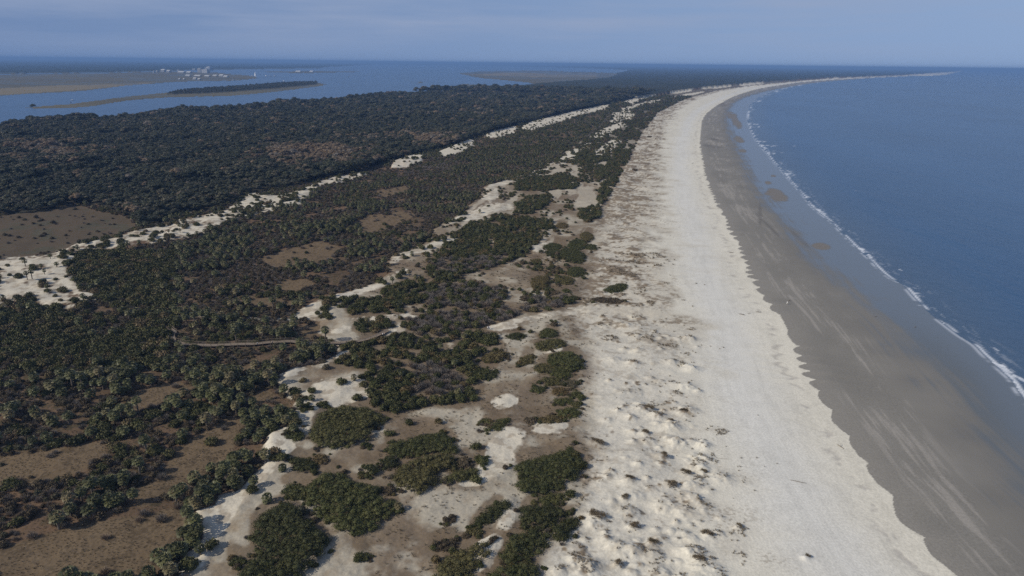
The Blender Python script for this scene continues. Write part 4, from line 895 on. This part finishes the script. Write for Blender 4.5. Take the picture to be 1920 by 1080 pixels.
# forest trees
FPL = [(40,400,'at the far corner of the brown inland field'),(150,385,'in the row behind the brown inland field'),(260,400,'at the point of the brown inland field'),(330,395,'between the field point and the sand ridge'),
 (420,375,'at the forest corner above the sand ridge'),(520,350,'at the forest edge above the sand ridge'),(620,325,'at the forest edge by the bright sand bank'),(720,300,'along the forest edge by the broken sand'),(60,360,'in the dark woods behind the field'),
 (200,350,'in the dark woods behind the field point'),(330,350,'in the darkest part of the woods'),(460,330,'in the woods below the russet trees'),(580,300,'in the russet patch of the woods'),(60,300,'in the woods near the inland water'),(850,265,'far up the forest edge')]
FP = np.array([p[:2] for p in FPL], float); PLs, PLo = PLACES, PL
ta, tb = split([t for t in trees], 295)
PLACES, PL = FPL, FP
for kk_, noun, nm, meshes in (('oak', 'dark round-crowned live oak', 'oak_tree', CROWN), ('russet', 'russet brown winter tree', 'russet_tree', RUS)):
    sub = [t for t in ta if t[7] == kk_]
    for r, (l, gname) in zip(sub, describe(sub, noun, nm, nm.replace('_', ' ') + 's')):
        e = empty(nm, r, r[4]); e.scale[2] = r[4] * .8; k = int(rng.integers(len(meshes))); child('crown', meshes[k], e); child('trunk', TRK[k % 3], e); tag(e, l, 'tree', gname)
PLACES, PL = PLs, PLo
mass('forest', CROWN, [t for t in tb if t[7] == 'oak'], 'dense dark maritime forest between the dunes and the sound', .74)
mass('russet_woods', RUS, [t for t in tb if t[7] != 'oak'], 'scattered russet winter trees within the dark forest', .76)
mass('island_woods', CROWN, isle, 'dark woods on the long marsh island in the sound')
# ------------------------------------------------------------------ hand placed dune shrub clumps
def inpoly(px, py, Q):
    x1, y1 = Q[:, 0], Q[:, 1]; x2, y2 = np.roll(x1, -1), np.roll(y1, -1); o = np.zeros(len(px), bool)
    for a, b_, c, d in zip(x1, y1, x2, y2):
        k = (b_ > py) != (d > py)
        if abs(d - b_) < 1e-9: continue
        o ^= k & (px < a + (py - b_) * (c - a) / (d - b_))
    return o
for ci_, (poly, label, ht) in enumerate(CL):
    rg = np.random.default_rng(900 + ci_)
    px_, py_ = at([p[0] for p in poly], [p[1] for p in poly], 3.2 + ht * .45); Q = np.stack([px_, py_], 1); c0 = Q.mean(0)
    area = .5 * abs(np.dot(Q[:, 0], np.roll(Q[:, 1], -1)) - np.dot(Q[:, 1], np.roll(Q[:, 0], -1)))
    stp = min(1.35, max(.55, math.sqrt(area) / 4)); 
    gx, gy = np.meshgrid(np.arange(Q[:, 0].min(), Q[:, 0].max(), stp), np.arange(Q[:, 1].min(), Q[:, 1].max(), stp))
    gx = gx.ravel() + rg.uniform(-.4, .4, gx.size) * stp; gy = gy.ravel() + rg.uniform(-.4, .4, gy.size) * stp
    ins = inpoly(gx, gy, Q); gx, gy = gx[ins], gy[ins]
    if len(gx) == 0: gx, gy = np.array([c0[0]]), np.array([c0[1]])
    ed = np.abs(dist(gx, gy, np.concatenate([Q, Q[:1]]))[0]); zb = zat(gx, gy); z0 = float(zat(c0[0], c0[1])[0]); mb = MB(); L = []
    for a, b_, e_, zg in zip(gx, gy, ed, zb):
        top = ht * min(1, (.42 + .30 * e_)) * rg.uniform(.78, 1.12) * (.75 + .5 * float(vn(np.array([a / 4]), np.array([b_ / 4]), 5)[0])); r = stp * rg.uniform(.6, 1.15)
        L.append((a - c0[0], b_ - c0[1], zg - z0 + max(top - r * .55, .1), r, r, r * .6))
    lumpy(mb, L, .14, 20 if area > 60 else 26, rg, 1.3, -.3, .60)
    brn = 'brown' in label or 'speck' in label
    o = bpy.data.objects.new('shrub_clump', mb.mesh('shrub_clump', MAT['brush' if brn and 'topped' not in label else 'myrtle'])); COL.objects.link(o); o.location = (c0[0], c0[1], z0)
    tag(o, label, 'shrub', 'shrub clumps on the seaward dunes')
# ------------------------------------------------------------------ dune grass (uncountable)
PG = ring_points(105, 420, .62, .0034, -14, 40); tg = terrain(PG[:, 0], PG[:, 1]); gg, ug, vg, hg, fg = tg[1], tg[2], tg[3], tg[8], tg[9]
d3g = tg[6]
pn = fbm(PG[:, 0] / 2.0, PG[:, 1] / 1.6, 501, 3); pn2 = fbm(PG[:, 0] / 14, PG[:, 1] / 14, 503, 2)
edgeb = 1 - ss(gg['beachw'], .55, 1.0) * .75
pr = ss(hg, .18, .6) * ss(pn, .44, .56) * (fg > .10) * .9 * edgeb + .06 * ss(pn2, .5, .6) * ss(pn, .55, .62) * edgeb
dn = (gg['dunew'] > .5) & (gg['bandw'] < .6)
pr = np.where(dn, ss(pn, .5, .62) * .30 * (1 - gg['sand'] * .9), pr)
kg = (rng.uniform(0, 1, len(pr)) < pr) & (ug > 300) & (ug < 1800) & (gg['dunew'] > .5) & (d3g < -24) & (gg['sand'] < .5)
gr = [(PG[i, 0], PG[i, 1], tg[0][i], rng.uniform(0, 6.28), rng.uniform(.6, 1.15) * max(1, PG[i, 2] / .62), 0, 0) for i in np.nonzero(kg)[0]]
mass('dune_grass', TUFT, gr, 'dry brown dune grass on the hummocks behind the beach')
# brown grass tussocks of the clearings
PG = ring_points(120, 420, 1.0, .005, -48, 5); tg = terrain(PG[:, 0], PG[:, 1]); gg = tg[1]
kg = (gg['dunew'] < .5) & (gg['sand'] < .5) & (gg['forest'] < .5) & (tg[2] > -150) & (fbm(PG[:, 0] / 3, PG[:, 1] / 3, 511, 3) > .42)
gr = [(PG[i, 0], PG[i, 1], tg[0][i], rng.uniform(0, 6.28), rng.uniform(.4, .85), 0, 0) for i in np.nonzero(kg)[0]]
mass('meadow_grass', [tuft_mesh(10 + i, 'brush', 16, .45, .07) for i in range(3)], gr, 'brown tussock grass in the clearings of the palm scrub')
print('counts', {k: len(v_) for k, v_ in items.items()}, 'low', len(low), 'trees', len(trees), 'isle', len(isle))
# ------------------------------------------------------------------ boardwalk
wood = plain('weathered_wood', (.23, .18, .13), .85, 0, .3, 4)
def bw_path():
    Pp = []; 
    for i in range(len(BWP) - 1):
        L_ = np.linalg.norm(BWP[i + 1] - BWP[i]); n = max(1, int(L_ / 2.4))
        for k in range(n): Pp.append(BWP[i] + (BWP[i + 1] - BWP[i]) * k / n)
    Pp.append(BWP[-1]); return np.array(Pp)
bp_ = bw_path(); zb = zat(bp_[:, 0], bp_[:, 1]); zb = np.convolve(np.pad(zb, 3, mode='edge'), np.ones(7) / 7, 'valid') + .9
bo = bpy.data.objects.new('boardwalk', None); COL.objects.link(bo); bo.location = (bp_[0, 0], bp_[0, 1], zb[0] - .9)
tag(bo, 'long weathered wooden boardwalk with railings winding through the palm scrub to the beach', 'boardwalk')
off = np.array([bp_[0, 0], bp_[0, 1], zb[0] - .9])
tn = np.gradient(bp_, axis=0); tn /= np.linalg.norm(tn, axis=1, keepdims=True); sd = np.stack([-tn[:, 1], tn[:, 0]], 1)
deck = MB(); rails = {1: MB(), -1: MB()}
for i in range(len(bp_) - 1):
    for k in range(6):
        c = bp_[i] + (bp_[i + 1] - bp_[i]) * (k + .5) / 6; L_ = np.linalg.norm(bp_[i + 1] - bp_[i]) / 6 * .93
        deck.box((c[0] - off[0], c[1] - off[1], zb[i] + (zb[i + 1] - zb[i]) * (k + .5) / 6 - off[2]), (L_, 2.3, .07), math.atan2(tn[i, 1], tn[i, 0]))
for q in (1, -1):
    for hh, w in ((1.05, .055), (.55, .035)):
        rails[q].tube([(*(bp_[i] + sd[i] * q * 1.12 - off[:2]), zb[i] + hh - off[2]) for i in range(len(bp_))], [w] * len(bp_), 4)
    rails[q] = child('railing', rails[q].mesh('boardwalk_railing', wood), bo)
child('deck', deck.mesh('boardwalk_deck', wood), bo)
pm = MB(); pm.box((0, 0, -.2), (.12, .12, 2.6)); pm = pm.mesh('boardwalk_post', wood)
for i in range(0, len(bp_), max(1, int(math.ceil(len(bp_) * 2 / 96)))):
    for q in (1, -1):
        o = child('post', pm, rails[q]); p = bp_[i] + sd[i] * q * 1.17 - off[:2]; o.location = (p[0], p[1], zb[i] - off[2])
# ------------------------------------------------------------------ people
skin = plain('skin', (.45, .29, .21), .6); 
def person(u_, v_, shirt, pants, label, face, step=.16, onz=None, h=1.74, hat=None):
    x0, y0 = at1(u_, v_, 2.2 if onz is None else onz); z0 = float(zat(x0, y0)[0]) if onz is None else onz
    J = [(0, 0, .95), (0, 0, 1.18), (0, 0, 1.42), (0, 0, 1.52), (0, .01, 1.64), (0, .01, 1.72)]
    rad_ = [.15, .14, .13, .06, .095, .06]; E = [(0, 1), (1, 2), (2, 3), (3, 4), (4, 5)]
    def chain(s0, pts, rr_):
        p = s0
        for a, b2 in zip(pts, rr_): J.append(a); rad_.append(b2); E.append((p, len(J) - 1)); p = len(J) - 1
    for q in (1, -1):
        st = step * q
        chain(0, [(q * .10, 0, .88), (q * .11, st * .6, .50), (q * .11, st, .09), (q * .11, st + .16, .04)], [.10, .065, .045, .04])
        chain(2, [(q * .19, 0, 1.38), (q * .25, -st * .7, 1.10), (q * .24, -st * 1.0 + .08, .84)], [.06, .045, .035])
    me = bpy.data.meshes.new('person_body'); me.from_pydata(J, E, []); me.materials.append(skin)
    o = bpy.data.objects.new('person', me); COL.objects.link(o)
    sk = o.modifiers.new('skin', 'SKIN'); 
    for i, rr_ in enumerate(rad_): me.skin_vertices[0].data[i].radius = (rr_, rr_ * (.75 if i < 3 else 1)); 
    me.skin_vertices[0].data[0].use_root = True
    o.modifiers.new('sub', 'SUBSURF').render_levels = 1
    o.location = (x0, y0, z0); o.rotation_euler = (0, 0, face); o.scale = (h / 1.78,) * 3
    sh_ = MB(); sh_.tube([(0, 0, .93), (0, 0, 1.15), (0, 0, 1.36), (0, 0, 1.47)], [.185, .18, .195, .09], 10)
    for q in (1, -1): sh_.tube([(q * .16, 0, 1.41), (q * .24, -step * q * .4, 1.18), (q * .26, -step * q * .8, .98)], [.085, .07, .058], 8)
    child('shirt', sh_.mesh('shirt', plain('shirt_cloth', shirt, .9)), o)
    pn_ = MB(); pn_.tube([(0, 0, 1.0), (0, 0, .86)], [.18, .185], 10)
    for q in (1, -1): st = step * q; pn_.tube([(q * .10, 0, .92), (q * .11, st * .6, .50), (q * .11, st, .12)], [.12, .085, .07], 8)
    child('trousers', pn_.mesh('trousers', plain('trouser_cloth', pants, .9)), o)
    hr = MB(); hr.blob((0, -.01, 1.66), (.105, .115, .12), 10, 5, -.1); child('hair', hr.mesh('hair', plain('hair_material', hat or (.05, .035, .025), .8)), o)
    tag(o, label, 'person')
zbw = float(zb.mean())
def bwz(u_): 
    j = int(np.argmin(np.abs(proj(bp_[:, 0], bp_[:, 1])[0] - u_))); return float(zb[j]) + .04
person(483, 647.5, (.75, .74, .7), (.05, .05, .07), 'person in pale shirt alone on the boardwalk between the two palms', -1.5, onz=bwz(483))
person(511, 645, (.62, .52, .42), (.06, .06, .08), 'person in tan shirt where the boardwalk bends back into view', -1.5, onz=bwz(511))
person(718, 630.5, (.72, .70, .68), (.04, .04, .05), 'person in light top near the seaward end of the boardwalk, inland one', -1.1, onz=bwz(718))
person(721.5, 629.5, (.5, .42, .36), (.05, .05, .06), 'person in brown top near the seaward end of the boardwalk, seaward one', -1.1, onz=bwz(721))
person(901.5, 629, (.62, .48, .44), (.10, .08, .07), 'person in pink top on the narrow sand gap before the beach path', -1.4)
person(914.5, 622, (.8, .8, .78), (.25, .24, .24), 'person in white top at the head of the beach path, inland one', -1.3)
person(916.2, 621, (.06, .07, .10), (.04, .04, .06), 'person in dark top between the two in white on the path', -1.3)
person(917.6, 622, (.8, .8, .8), (.08, .08, .12), 'person in white top at the head of the beach path, seaward one', -1.2)
person(1476, 567.5, (.8, .8, .8), (.7, .68, .62), 'person in white walking on the grey wet sand with a dog ahead', -1.2, onz=None)
# dog on the beach
dx, dy = at1(1480, 564.5, 1.3); dz = float(zat(dx, dy)[0]); dm = plain('dog_fur', (.14, .09, .05), .9)
J = [(0,-.32,.52),(0,-.05,.50),(0,.25,.53),(0,.40,.66),(0,.52,.76),(0,.66,.72)]; rd = [.12,.12,.14,.08,.085,.045]; E = [(i, i + 1) for i in range(5)]
def leg(s, pts, rr_):
    p = s
    for a, b2 in zip(pts, rr_): J.append(a); rd.append(b2); E.append((p, len(J) - 1)); p = len(J) - 1
for q in (1, -1):
    leg(0, [(q*.08,-.28,.40),(q*.09,-.42,.22),(q*.09,-.36,.03)], [.075,.035,.03]); leg(2, [(q*.08,.26,.38),(q*.09,.24,.2),(q*.09,.27,.03)], [.06,.035,.03]); leg(4, [(q*.05,.50,.86)], [.02])
leg(0, [(0,-.45,.62),(0,-.62,.72)], [.025,.015])
me = bpy.data.meshes.new('dog'); me.from_pydata(J, E, []); me.materials.append(dm); o = bpy.data.objects.new('dog', me); COL.objects.link(o); o.modifiers.new('skin', 'SKIN')
for i, rr_ in enumerate(rd): me.skin_vertices[0].data[i].radius = (rr_, rr_)
me.skin_vertices[0].data[0].use_root = True; o.modifiers.new('sub', 'SUBSURF').render_levels = 1
o.location = (dx, dy, dz); o.rotation_euler = (0, 0, -1.3); tag(o, 'brown dog trotting ahead of the person in white on wet sand', 'dog')
# ------------------------------------------------------------------ driftwood and wrack
dw_m = plain('driftwood', (.17, .145, .12), .95, 0, .3, 5)
def drift(u_, v_, L_, rot, label, r=.12, br=3, seed=1):
    rg = np.random.default_rng(seed); mb = MB(); x0, y0 = at1(u_, v_, 2.1); z0 = float(zat(x0, y0)[0])
    mb.tube([(-L_ / 2, 0, r * .7), (-L_ * .1, rg.uniform(-.15, .15), r * .9), (L_ * .25, rg.uniform(-.2, .2), r * 1.2), (L_ / 2, .05, r * 1.5)], [r, r * .95, r * .75, r * .35], 7)
    for k in range(br):
        t_ = rg.uniform(-.35, .4) * L_; q = rg.choice([-1, 1]); mb.tube([(t_, 0, r), (t_ + .3 * L_ * .5, q * L_ * .16, r * 1.5 + .25), (t_ + .3 * L_, q * L_ * rg.uniform(.2, .34), r + .4)], [r * .6, r * .4, r * .15], 5)
    o = bpy.data.objects.new('driftwood', mb.mesh('driftwood', dw_m)); COL.objects.link(o); o.location = (x0, y0, z0); o.rotation_euler = (0, 0, rot); tag(o, label, 'driftwood', 'driftwood on the beach')
drift(1391, 588.5, 2.8, -.6, 'dark forked driftwood below the wrack line, lower of two', .16, 4, 2); drift(1422.5, 583.5, 2.6, -.3, 'dark driftwood beside the edge of the wet sand', .15, 3, 3)
drift(1371, 472, 2.6, -.4, 'driftwood branches on clean sand farther up the beach', .14, 4, 4); drift(1576, 834, 2.8, 1.9, 'dark stick standing out on clean sand beside the scalloped wet edge', .12, 2, 5)
drift(1497, 902, 4.2, -.4, 'long pale pole lying on the wide lower beach', .09, 0, 6); drift(1643, 588, 1.6, .3, 'small driftwood piece on the grey wet sand', .10, 2, 7)
drift(1718, 606.5, 1.5, .3, 'small pale driftwood in the shallow sheen near the surf', .10, 2, 8); drift(1405, 586, 1.6, .2, 'short stick between the two dark driftwood pieces', .1, 1, 9)
drift(1299, 305, 3.0, .2, 'driftwood on the far clean sand where the beach narrows', .2, 2, 10)
# scattered single grass hummock clumps low on the beach
tm = tuft_mesh(90, 'grass', 420, .75, .06)
def hummock(u_, v_, w, d, rot, label, seed):
    rg = np.random.default_rng(seed); x0, y0 = at1(u_, v_, 2.6); z0 = float(zat(x0, y0)[0]); vs = []; fs = []; mb = MB()
    nl = 3 + int(w * 2); lobes = [(0, 0, .7, .7)] + [(rg.uniform(-.8, .8), rg.uniform(-.6, .6), rg.uniform(.25, .6), rg.uniform(.3, .9)) for _ in range(nl)]
    for (lx, ly, lr, lh) in [(a * .8, b_ * .8, max(c, .4), d_) for a, b_, c, d_ in lobes]:
        for k in range(int(170 * w * lr)):
            a = rg.uniform(0, 6.28); q = abs(rg.normal()) * .55; bx, by = (lx + q * lr * math.cos(a)) * w, (ly + q * lr * math.sin(a)) * d * 1.2; l = rg.uniform(.2, .6); hh = .55 * lh * max(0, 1 - q * q)
            b0 = np.array([bx, by, hh - .15]); s2 = rg.normal(size=3) * .028; tp = b0 + np.array([rg.normal() * .22, rg.normal() * .22, l]); i0 = len(vs); vs += [b0 - s2, b0 + s2, tp]; fs.append((i0, i0 + 1, i0 + 2))
    mb.add(vs, fs)
    o = bpy.data.objects.new('grass_hummock', mb.mesh('grass_hummock', MAT['grass'])); COL.objects.link(o); o.location = (x0, y0, z0 - .05); o.rotation_euler = (0, 0, rot); tag(o, label, 'grass hummock', 'grass hummocks on the beach')
for i, h in enumerate(HM): hummock(*h[:6], 1000 + i)
# ------------------------------------------------------------------ far town, boats
wt = plain('pale_wall', (.34, .345, .35), .8); gw = plain('grey_wall', (.48, .48, .48), .8); rf = plain('roof_sheet', (.46, .46, .45), .6); dkg = plain('dark_glass', (.14, .16, .19), .3); met = plain('white_metal', (.8, .8, .8), .4)
def bld(u_, v_, wpx, hpx, dpx, label, wall=None, roof='flat', name='building', cat='building'):
    x0, y0 = at1(u_, v_, 1.0); rr_ = math.hypot(x0, y0); m_ = rr_ / F; w, h_, d = wpx * m_ * .8, hpx * m_ * .75, max(dpx * m_, 6)
    e = bpy.data.objects.new(name, None); COL.objects.link(e); e.location = (x0, y0, .6); e.rotation_euler = (0, 0, -math.atan2(x0, y0) - .7); tag(e, label, cat)
    a = MB(); a.box((0, 0, h_ / 2), (w, d, h_)); child('wall', a.mesh('wall', wall or wt), e)
    r_ = MB()
    if roof == 'flat': r_.box((0, 0, h_ + .6), (w * 1.03, d * 1.03, 1.2)); r_.box((w * .15, 0, h_ + 2.2), (w * .25, d * .4, 2.0))
    elif roof == 'dome': r_.blob((0, 0, h_), (w * .45, d * .45, h_ * .35), 12, 5, 0)
    else:
        hw, hd = w * .53, d * .56; r_.add([(-hw, -hd, h_), (hw, -hd, h_), (hw, hd, h_), (-hw, hd, h_), (-hw, 0, h_ + d * .32), (hw, 0, h_ + d * .32)], [(0, 1, 5, 4), (2, 3, 4, 5), (0, 4, 3), (1, 2, 5), (0, 3, 2, 1)])
    child('roof', r_.mesh('roof', rf), e)
    nf = max(1, min(10, int(h_ / 5)))
    for k in range(nf):
        b_ = MB(); zc = (k + .55) * h_ / nf; b_.box((0, -d / 2 - .15, zc), (w * .86, .3, h_ / nf * .22)); child('window_band', b_.mesh('window_band', dkg), e)
B = [(376,135.5,8,9,6,'tall white waterfront tower block, tallest in the far town',None,'flat'),(386.5,136,13,7.5,8,'broad grey block beside the tall white tower',gw,'flat'),(392,131,12,6,8,'white block with rounded top behind the grey block',None,'dome'),
 (289,138,2.6,4,3,'slender white silo, first of the far town',None,'dome'),(295.5,136.5,3.4,3.2,4,'round white tank beside the slender silo',None,'dome'),(307,135.5,8,3.6,6,'pale clustered works building inland of the town',None,'gable'),(317,136,7,2.6,6,'low pale shed beside the clustered works',None,'gable'),
 (335.5,134.5,3,4,4,'narrow pale tower above the tree line of the town',None,'flat'),(341,137,13,1.8,6,'long pale shed below the narrow tower',None,'gable'),(355,137,9,1.6,6,'second long pale shed toward the tall tower',None,'gable'),(365,131,7,3,5,'hazy low block just inland of the tall tower',None,'flat'),
 (353,142.8,10,1.4,5,'first long white warehouse on the marsh shore',None,'gable'),(371,142.8,14,1.3,5,'second long white warehouse on the marsh shore',None,'gable'),(389,143.2,11,1.5,5,'third white warehouse on the marsh shore',None,'gable'),(404,142,9,1.3,5,'fourth small warehouse on the marsh shore',None,'gable'),
 (416,142.2,9,2,6,'bright roofed boat shed near the point',None,'gable'),(424,143.6,9,1.4,6,'lower bright boat shed at the point',None,'gable'),(337,149,3,1.2,4,'small house on the marsh, inland one',None,'gable'),(345.5,149,3,1.2,4,'small house on the marsh, seaward one',None,'gable'),
 (366,148.8,7,2.4,5,'white gabled building by the dock',None,'gable'),(374,149.3,5,1.6,5,'small annex beside the white gabled building',None,'gable'),(560,131.6,12,.8,6,'low pale sheds on the far spit',None,'gable'),(585,131.2,8,.8,6,'second low pale shed on the far spit',None,'gable')]
for q in B: bld(*q)
bld(253, 232.5, 5, 2.2, 4, 'white roofed house at the edge of the forest by the water', None, 'gable', 'house', 'house'); bld(263, 229.5, 4, 1.6, 3, 'smaller white house nearer the shore', None, 'gable', 'house', 'house')
# dock
x0, y0 = at1(382, 151.6, 0); x1, y1 = at1(441, 150.2, 0); e = bpy.data.objects.new('dock', None); COL.objects.link(e); e.location = (x0, y0, 0); tag(e, 'long white dock lying along the town shore', 'dock')
L_ = math.hypot(x1 - x0, y1 - y0); an = math.atan2(y1 - y0, x1 - x0); e.rotation_euler = (0, 0, an)
a = MB(); a.box((L_ / 2, 0, 2.6), (L_, 9, .6)); child('deck', a.mesh('dock_deck', wt), e)
a = MB(); a.box((L_ - 8, 0, 5), (10, 8, 4.5)); child('dock_house', a.mesh('dock_house', wt), e)
pl_ = MB(); pl_.box((0, 0, 0), (1.2, 1.2, 5)); pl_ = pl_.mesh('dock_pile', gw)
for k in range(14): o = child('pile', pl_, e); o.location = (L_ * k / 13, 0, 0)
def boat(u_, v_, L_, label, mast=False):
    x0, y0 = at1(u_, v_, 0); e = bpy.data.objects.new('boat', None); COL.objects.link(e); e.location = (x0, y0, .1); e.rotation_euler = (0, 0, rng.uniform(-.4, .4)); tag(e, label, 'boat')
    h = MB(); w = L_ * .14; rows = [(-.5, .85, 0), (-.2, 1, 0), (.2, .9, .02), (.42, .45, .06), (.5, .04, .1)]; vs = []
    for t_, ww, hh in rows: vs += [(t_ * L_, -w * ww, L_ * (.10 + hh)), (t_ * L_ * .94, -w * ww * .5, -.3), (t_ * L_ * .94, w * ww * .5, -.3), (t_ * L_, w * ww, L_ * (.10 + hh))]
    fs = []
    for i in range(4):
        for j in range(3): fs.append((i * 4 + j, i * 4 + 4 + j, i * 4 + 5 + j, i * 4 + 1 + j))
        fs.append((i * 4 + 3, i * 4 + 7, i * 4 + 4, i * 4))
    fs += [(0, 1, 2, 3), (16, 19, 18, 17)]; h.add(vs, fs); child('hull', h.mesh('hull', met), e)
    c = MB(); c.box((-.08 * L_, 0, L_ * .17), (L_ * .34, w * 1.2, L_ * .15)); c.box((-.1 * L_, 0, L_ * .27), (L_ * .2, w * .9, L_ * .06)); child('cabin', c.mesh('cabin', met), e)
    if mast: c = MB(); c.tube([(.05 * L_, 0, L_ * .1), (.05 * L_, 0, L_ * 1.2)], [.12, .06], 6); c.add([(.03 * L_, 0, L_ * .3), (-.4 * L_, 0, L_ * .3), (.04 * L_, .02, L_ * 1.15)], [(0, 1, 2)]); child('mast', c.mesh('mast', met), e)
boat(473, 142, 34, 'large white vessel moored off the town point'); boat(479, 141, 30, 'tall masted white boat beside the large vessel', True); boat(499, 140.5, 24, 'first white boat in the moored line'); boat(506, 140.4, 20, 'dark low boat in the middle of the moored line'); boat(515, 140.2, 26, 'last white boat in the moored line')
boat(913, 165.3, 13, 'small white sailboat near the forest shore', True); boat(136, 191.5, 11, 'small white boat in the channel by the long island'); boat(655, 139, 16, 'lone white boat on the open sound', True); boat(532, 149.5, 12, 'small white boat above the wooded island')
# ------------------------------------------------------------------ haze, light, sky, camera
hz = MB(); hz.box((0, 42000, 66), (150000, 90000, 146)); m = bpy.data.materials.new('haze_material'); m.use_nodes = True; t = m.node_tree; t.nodes.clear()
vo = t.nodes.new('ShaderNodeVolumePrincipled'); vo.inputs['Color'].default_value = (.27, .47, .84, 1); vo.inputs['Density'].default_value = 8.0e-5; vo.inputs['Anisotropy'].default_value = 0.0
ou = t.nodes.new('ShaderNodeOutputMaterial'); t.links.new(vo.outputs[0], ou.inputs['Volume'])
ho = bpy.data.objects.new('haze', hz.mesh('haze', m)); COL.objects.link(ho); ho['kind'] = 'stuff'; ho['label'] = 'thin blue haze over the far shore and sea'
SUN_EL = R(34)
a0 = np.array(at1(268, 956, 2)); a1 = np.array(at1(313, 948, 2)); sdv = a1 - a0; sdv /= np.linalg.norm(sdv)
print('shadow dir', sdv, 'metres', np.linalg.norm(a1 - a0))
sd3 = Vector((sdv[0] * math.cos(SUN_EL), sdv[1] * math.cos(SUN_EL), -math.sin(SUN_EL)))
sl = bpy.data.lights.new('sun', 'SUN'); sl.energy = 3.6; sl.angle = R(.5); sl.color = (1, .93, .82)
so = bpy.data.objects.new('sun', sl); COL.objects.link(so); so.rotation_euler = sd3.to_track_quat('-Z', 'Y').to_euler()
w = bpy.data.worlds.new('World'); sc.world = w; w.use_nodes = True; t = w.node_tree; bg = t.nodes['Background']
sky = N(t, 'ShaderNodeTexSky', sky_type='NISHITA', sun_disc=False); sky.sun_elevation = SUN_EL; sky.sun_rotation = math.atan2(-sdv[0], -sdv[1]); sky.air_density = 1.0; sky.dust_density = .6; sky.ozone_density = 2.0; sky.altitude = 100
tc = N(t, 'ShaderNodeTexCoord'); mp = N(t, 'ShaderNodeMapping'); mp.inputs['Scale'].default_value = (1.2, 1.2, 14.0); t.links.new(tc.outputs['Generated'], mp.inputs[0])
nz = N(t, 'ShaderNodeTexNoise', _Scale=2.2, _Detail=7.0, _Roughness=.55); t.links.new(mp.outputs[0], nz.inputs['Vector'])
sx = N(t, 'ShaderNodeSeparateXYZ'); t.links.new(tc.outputs['Generated'], sx.inputs[0])
cl = N(t, 'ShaderNodeMath', operation='MULTIPLY'); t.links.new(ramp(t, nz.outputs['Fac'], .40, .64), cl.inputs[0]); t.links.new(ramp(t, sx.outputs['Z'], .0, .05), cl.inputs[1])
cl2 = N(t, 'ShaderNodeMath', operation='MULTIPLY', ); cl2.inputs[1].default_value = .75; t.links.new(cl.outputs[0], cl2.inputs[0])
tint = mixc(t, 1.0, sky.outputs[0], (.80, .86, 1.0), 'MULTIPLY')
lr = ramp(t, sx.outputs['X'], -.62, .66)
lowc = mixc(t, lr, (.165 / .07, .252 / .07, .44 / .07), (.275 / .07, .39 / .07, .60 / .07))
grad = mixc(t, ramp(t, sx.outputs['Z'], .12, .60), lowc, tint)
c = mixc(t, cl2.outputs[0], grad, (.30 / .07, .37 / .07, .53 / .07))
t.links.new(c, bg.inputs[0]); bg.inputs[1].default_value = .07
cam = bpy.data.cameras.new('camera'); cam.sensor_width = 36; cam.lens = 36 * F / 1920; cam.clip_end = 300000; cam.clip_start = 1
co_ = bpy.data.objects.new('camera', cam); COL.objects.link(co_)
Mx = Matrix(((rt[0], up[0], -fw[0], 0), (rt[1], up[1], -fw[1], 0), (rt[2], up[2], -fw[2], H), (0, 0, 0, 1))); co_.matrix_world = Mx
sc.camera = co_
vs_ = sc.view_settings; vs_.view_transform = 'Standard'; vs_.look = 'None'; vs_.exposure = 0.0; vs_.gamma = 1
sc.cycles.use_denoising = False; sc.cycles.volume_bounces = 0; sc.cycles.max_bounces = 5; sc.cycles.diffuse_bounces = 2; sc.cycles.glossy_bounces = 2; sc.cycles.transmission_bounces = 1
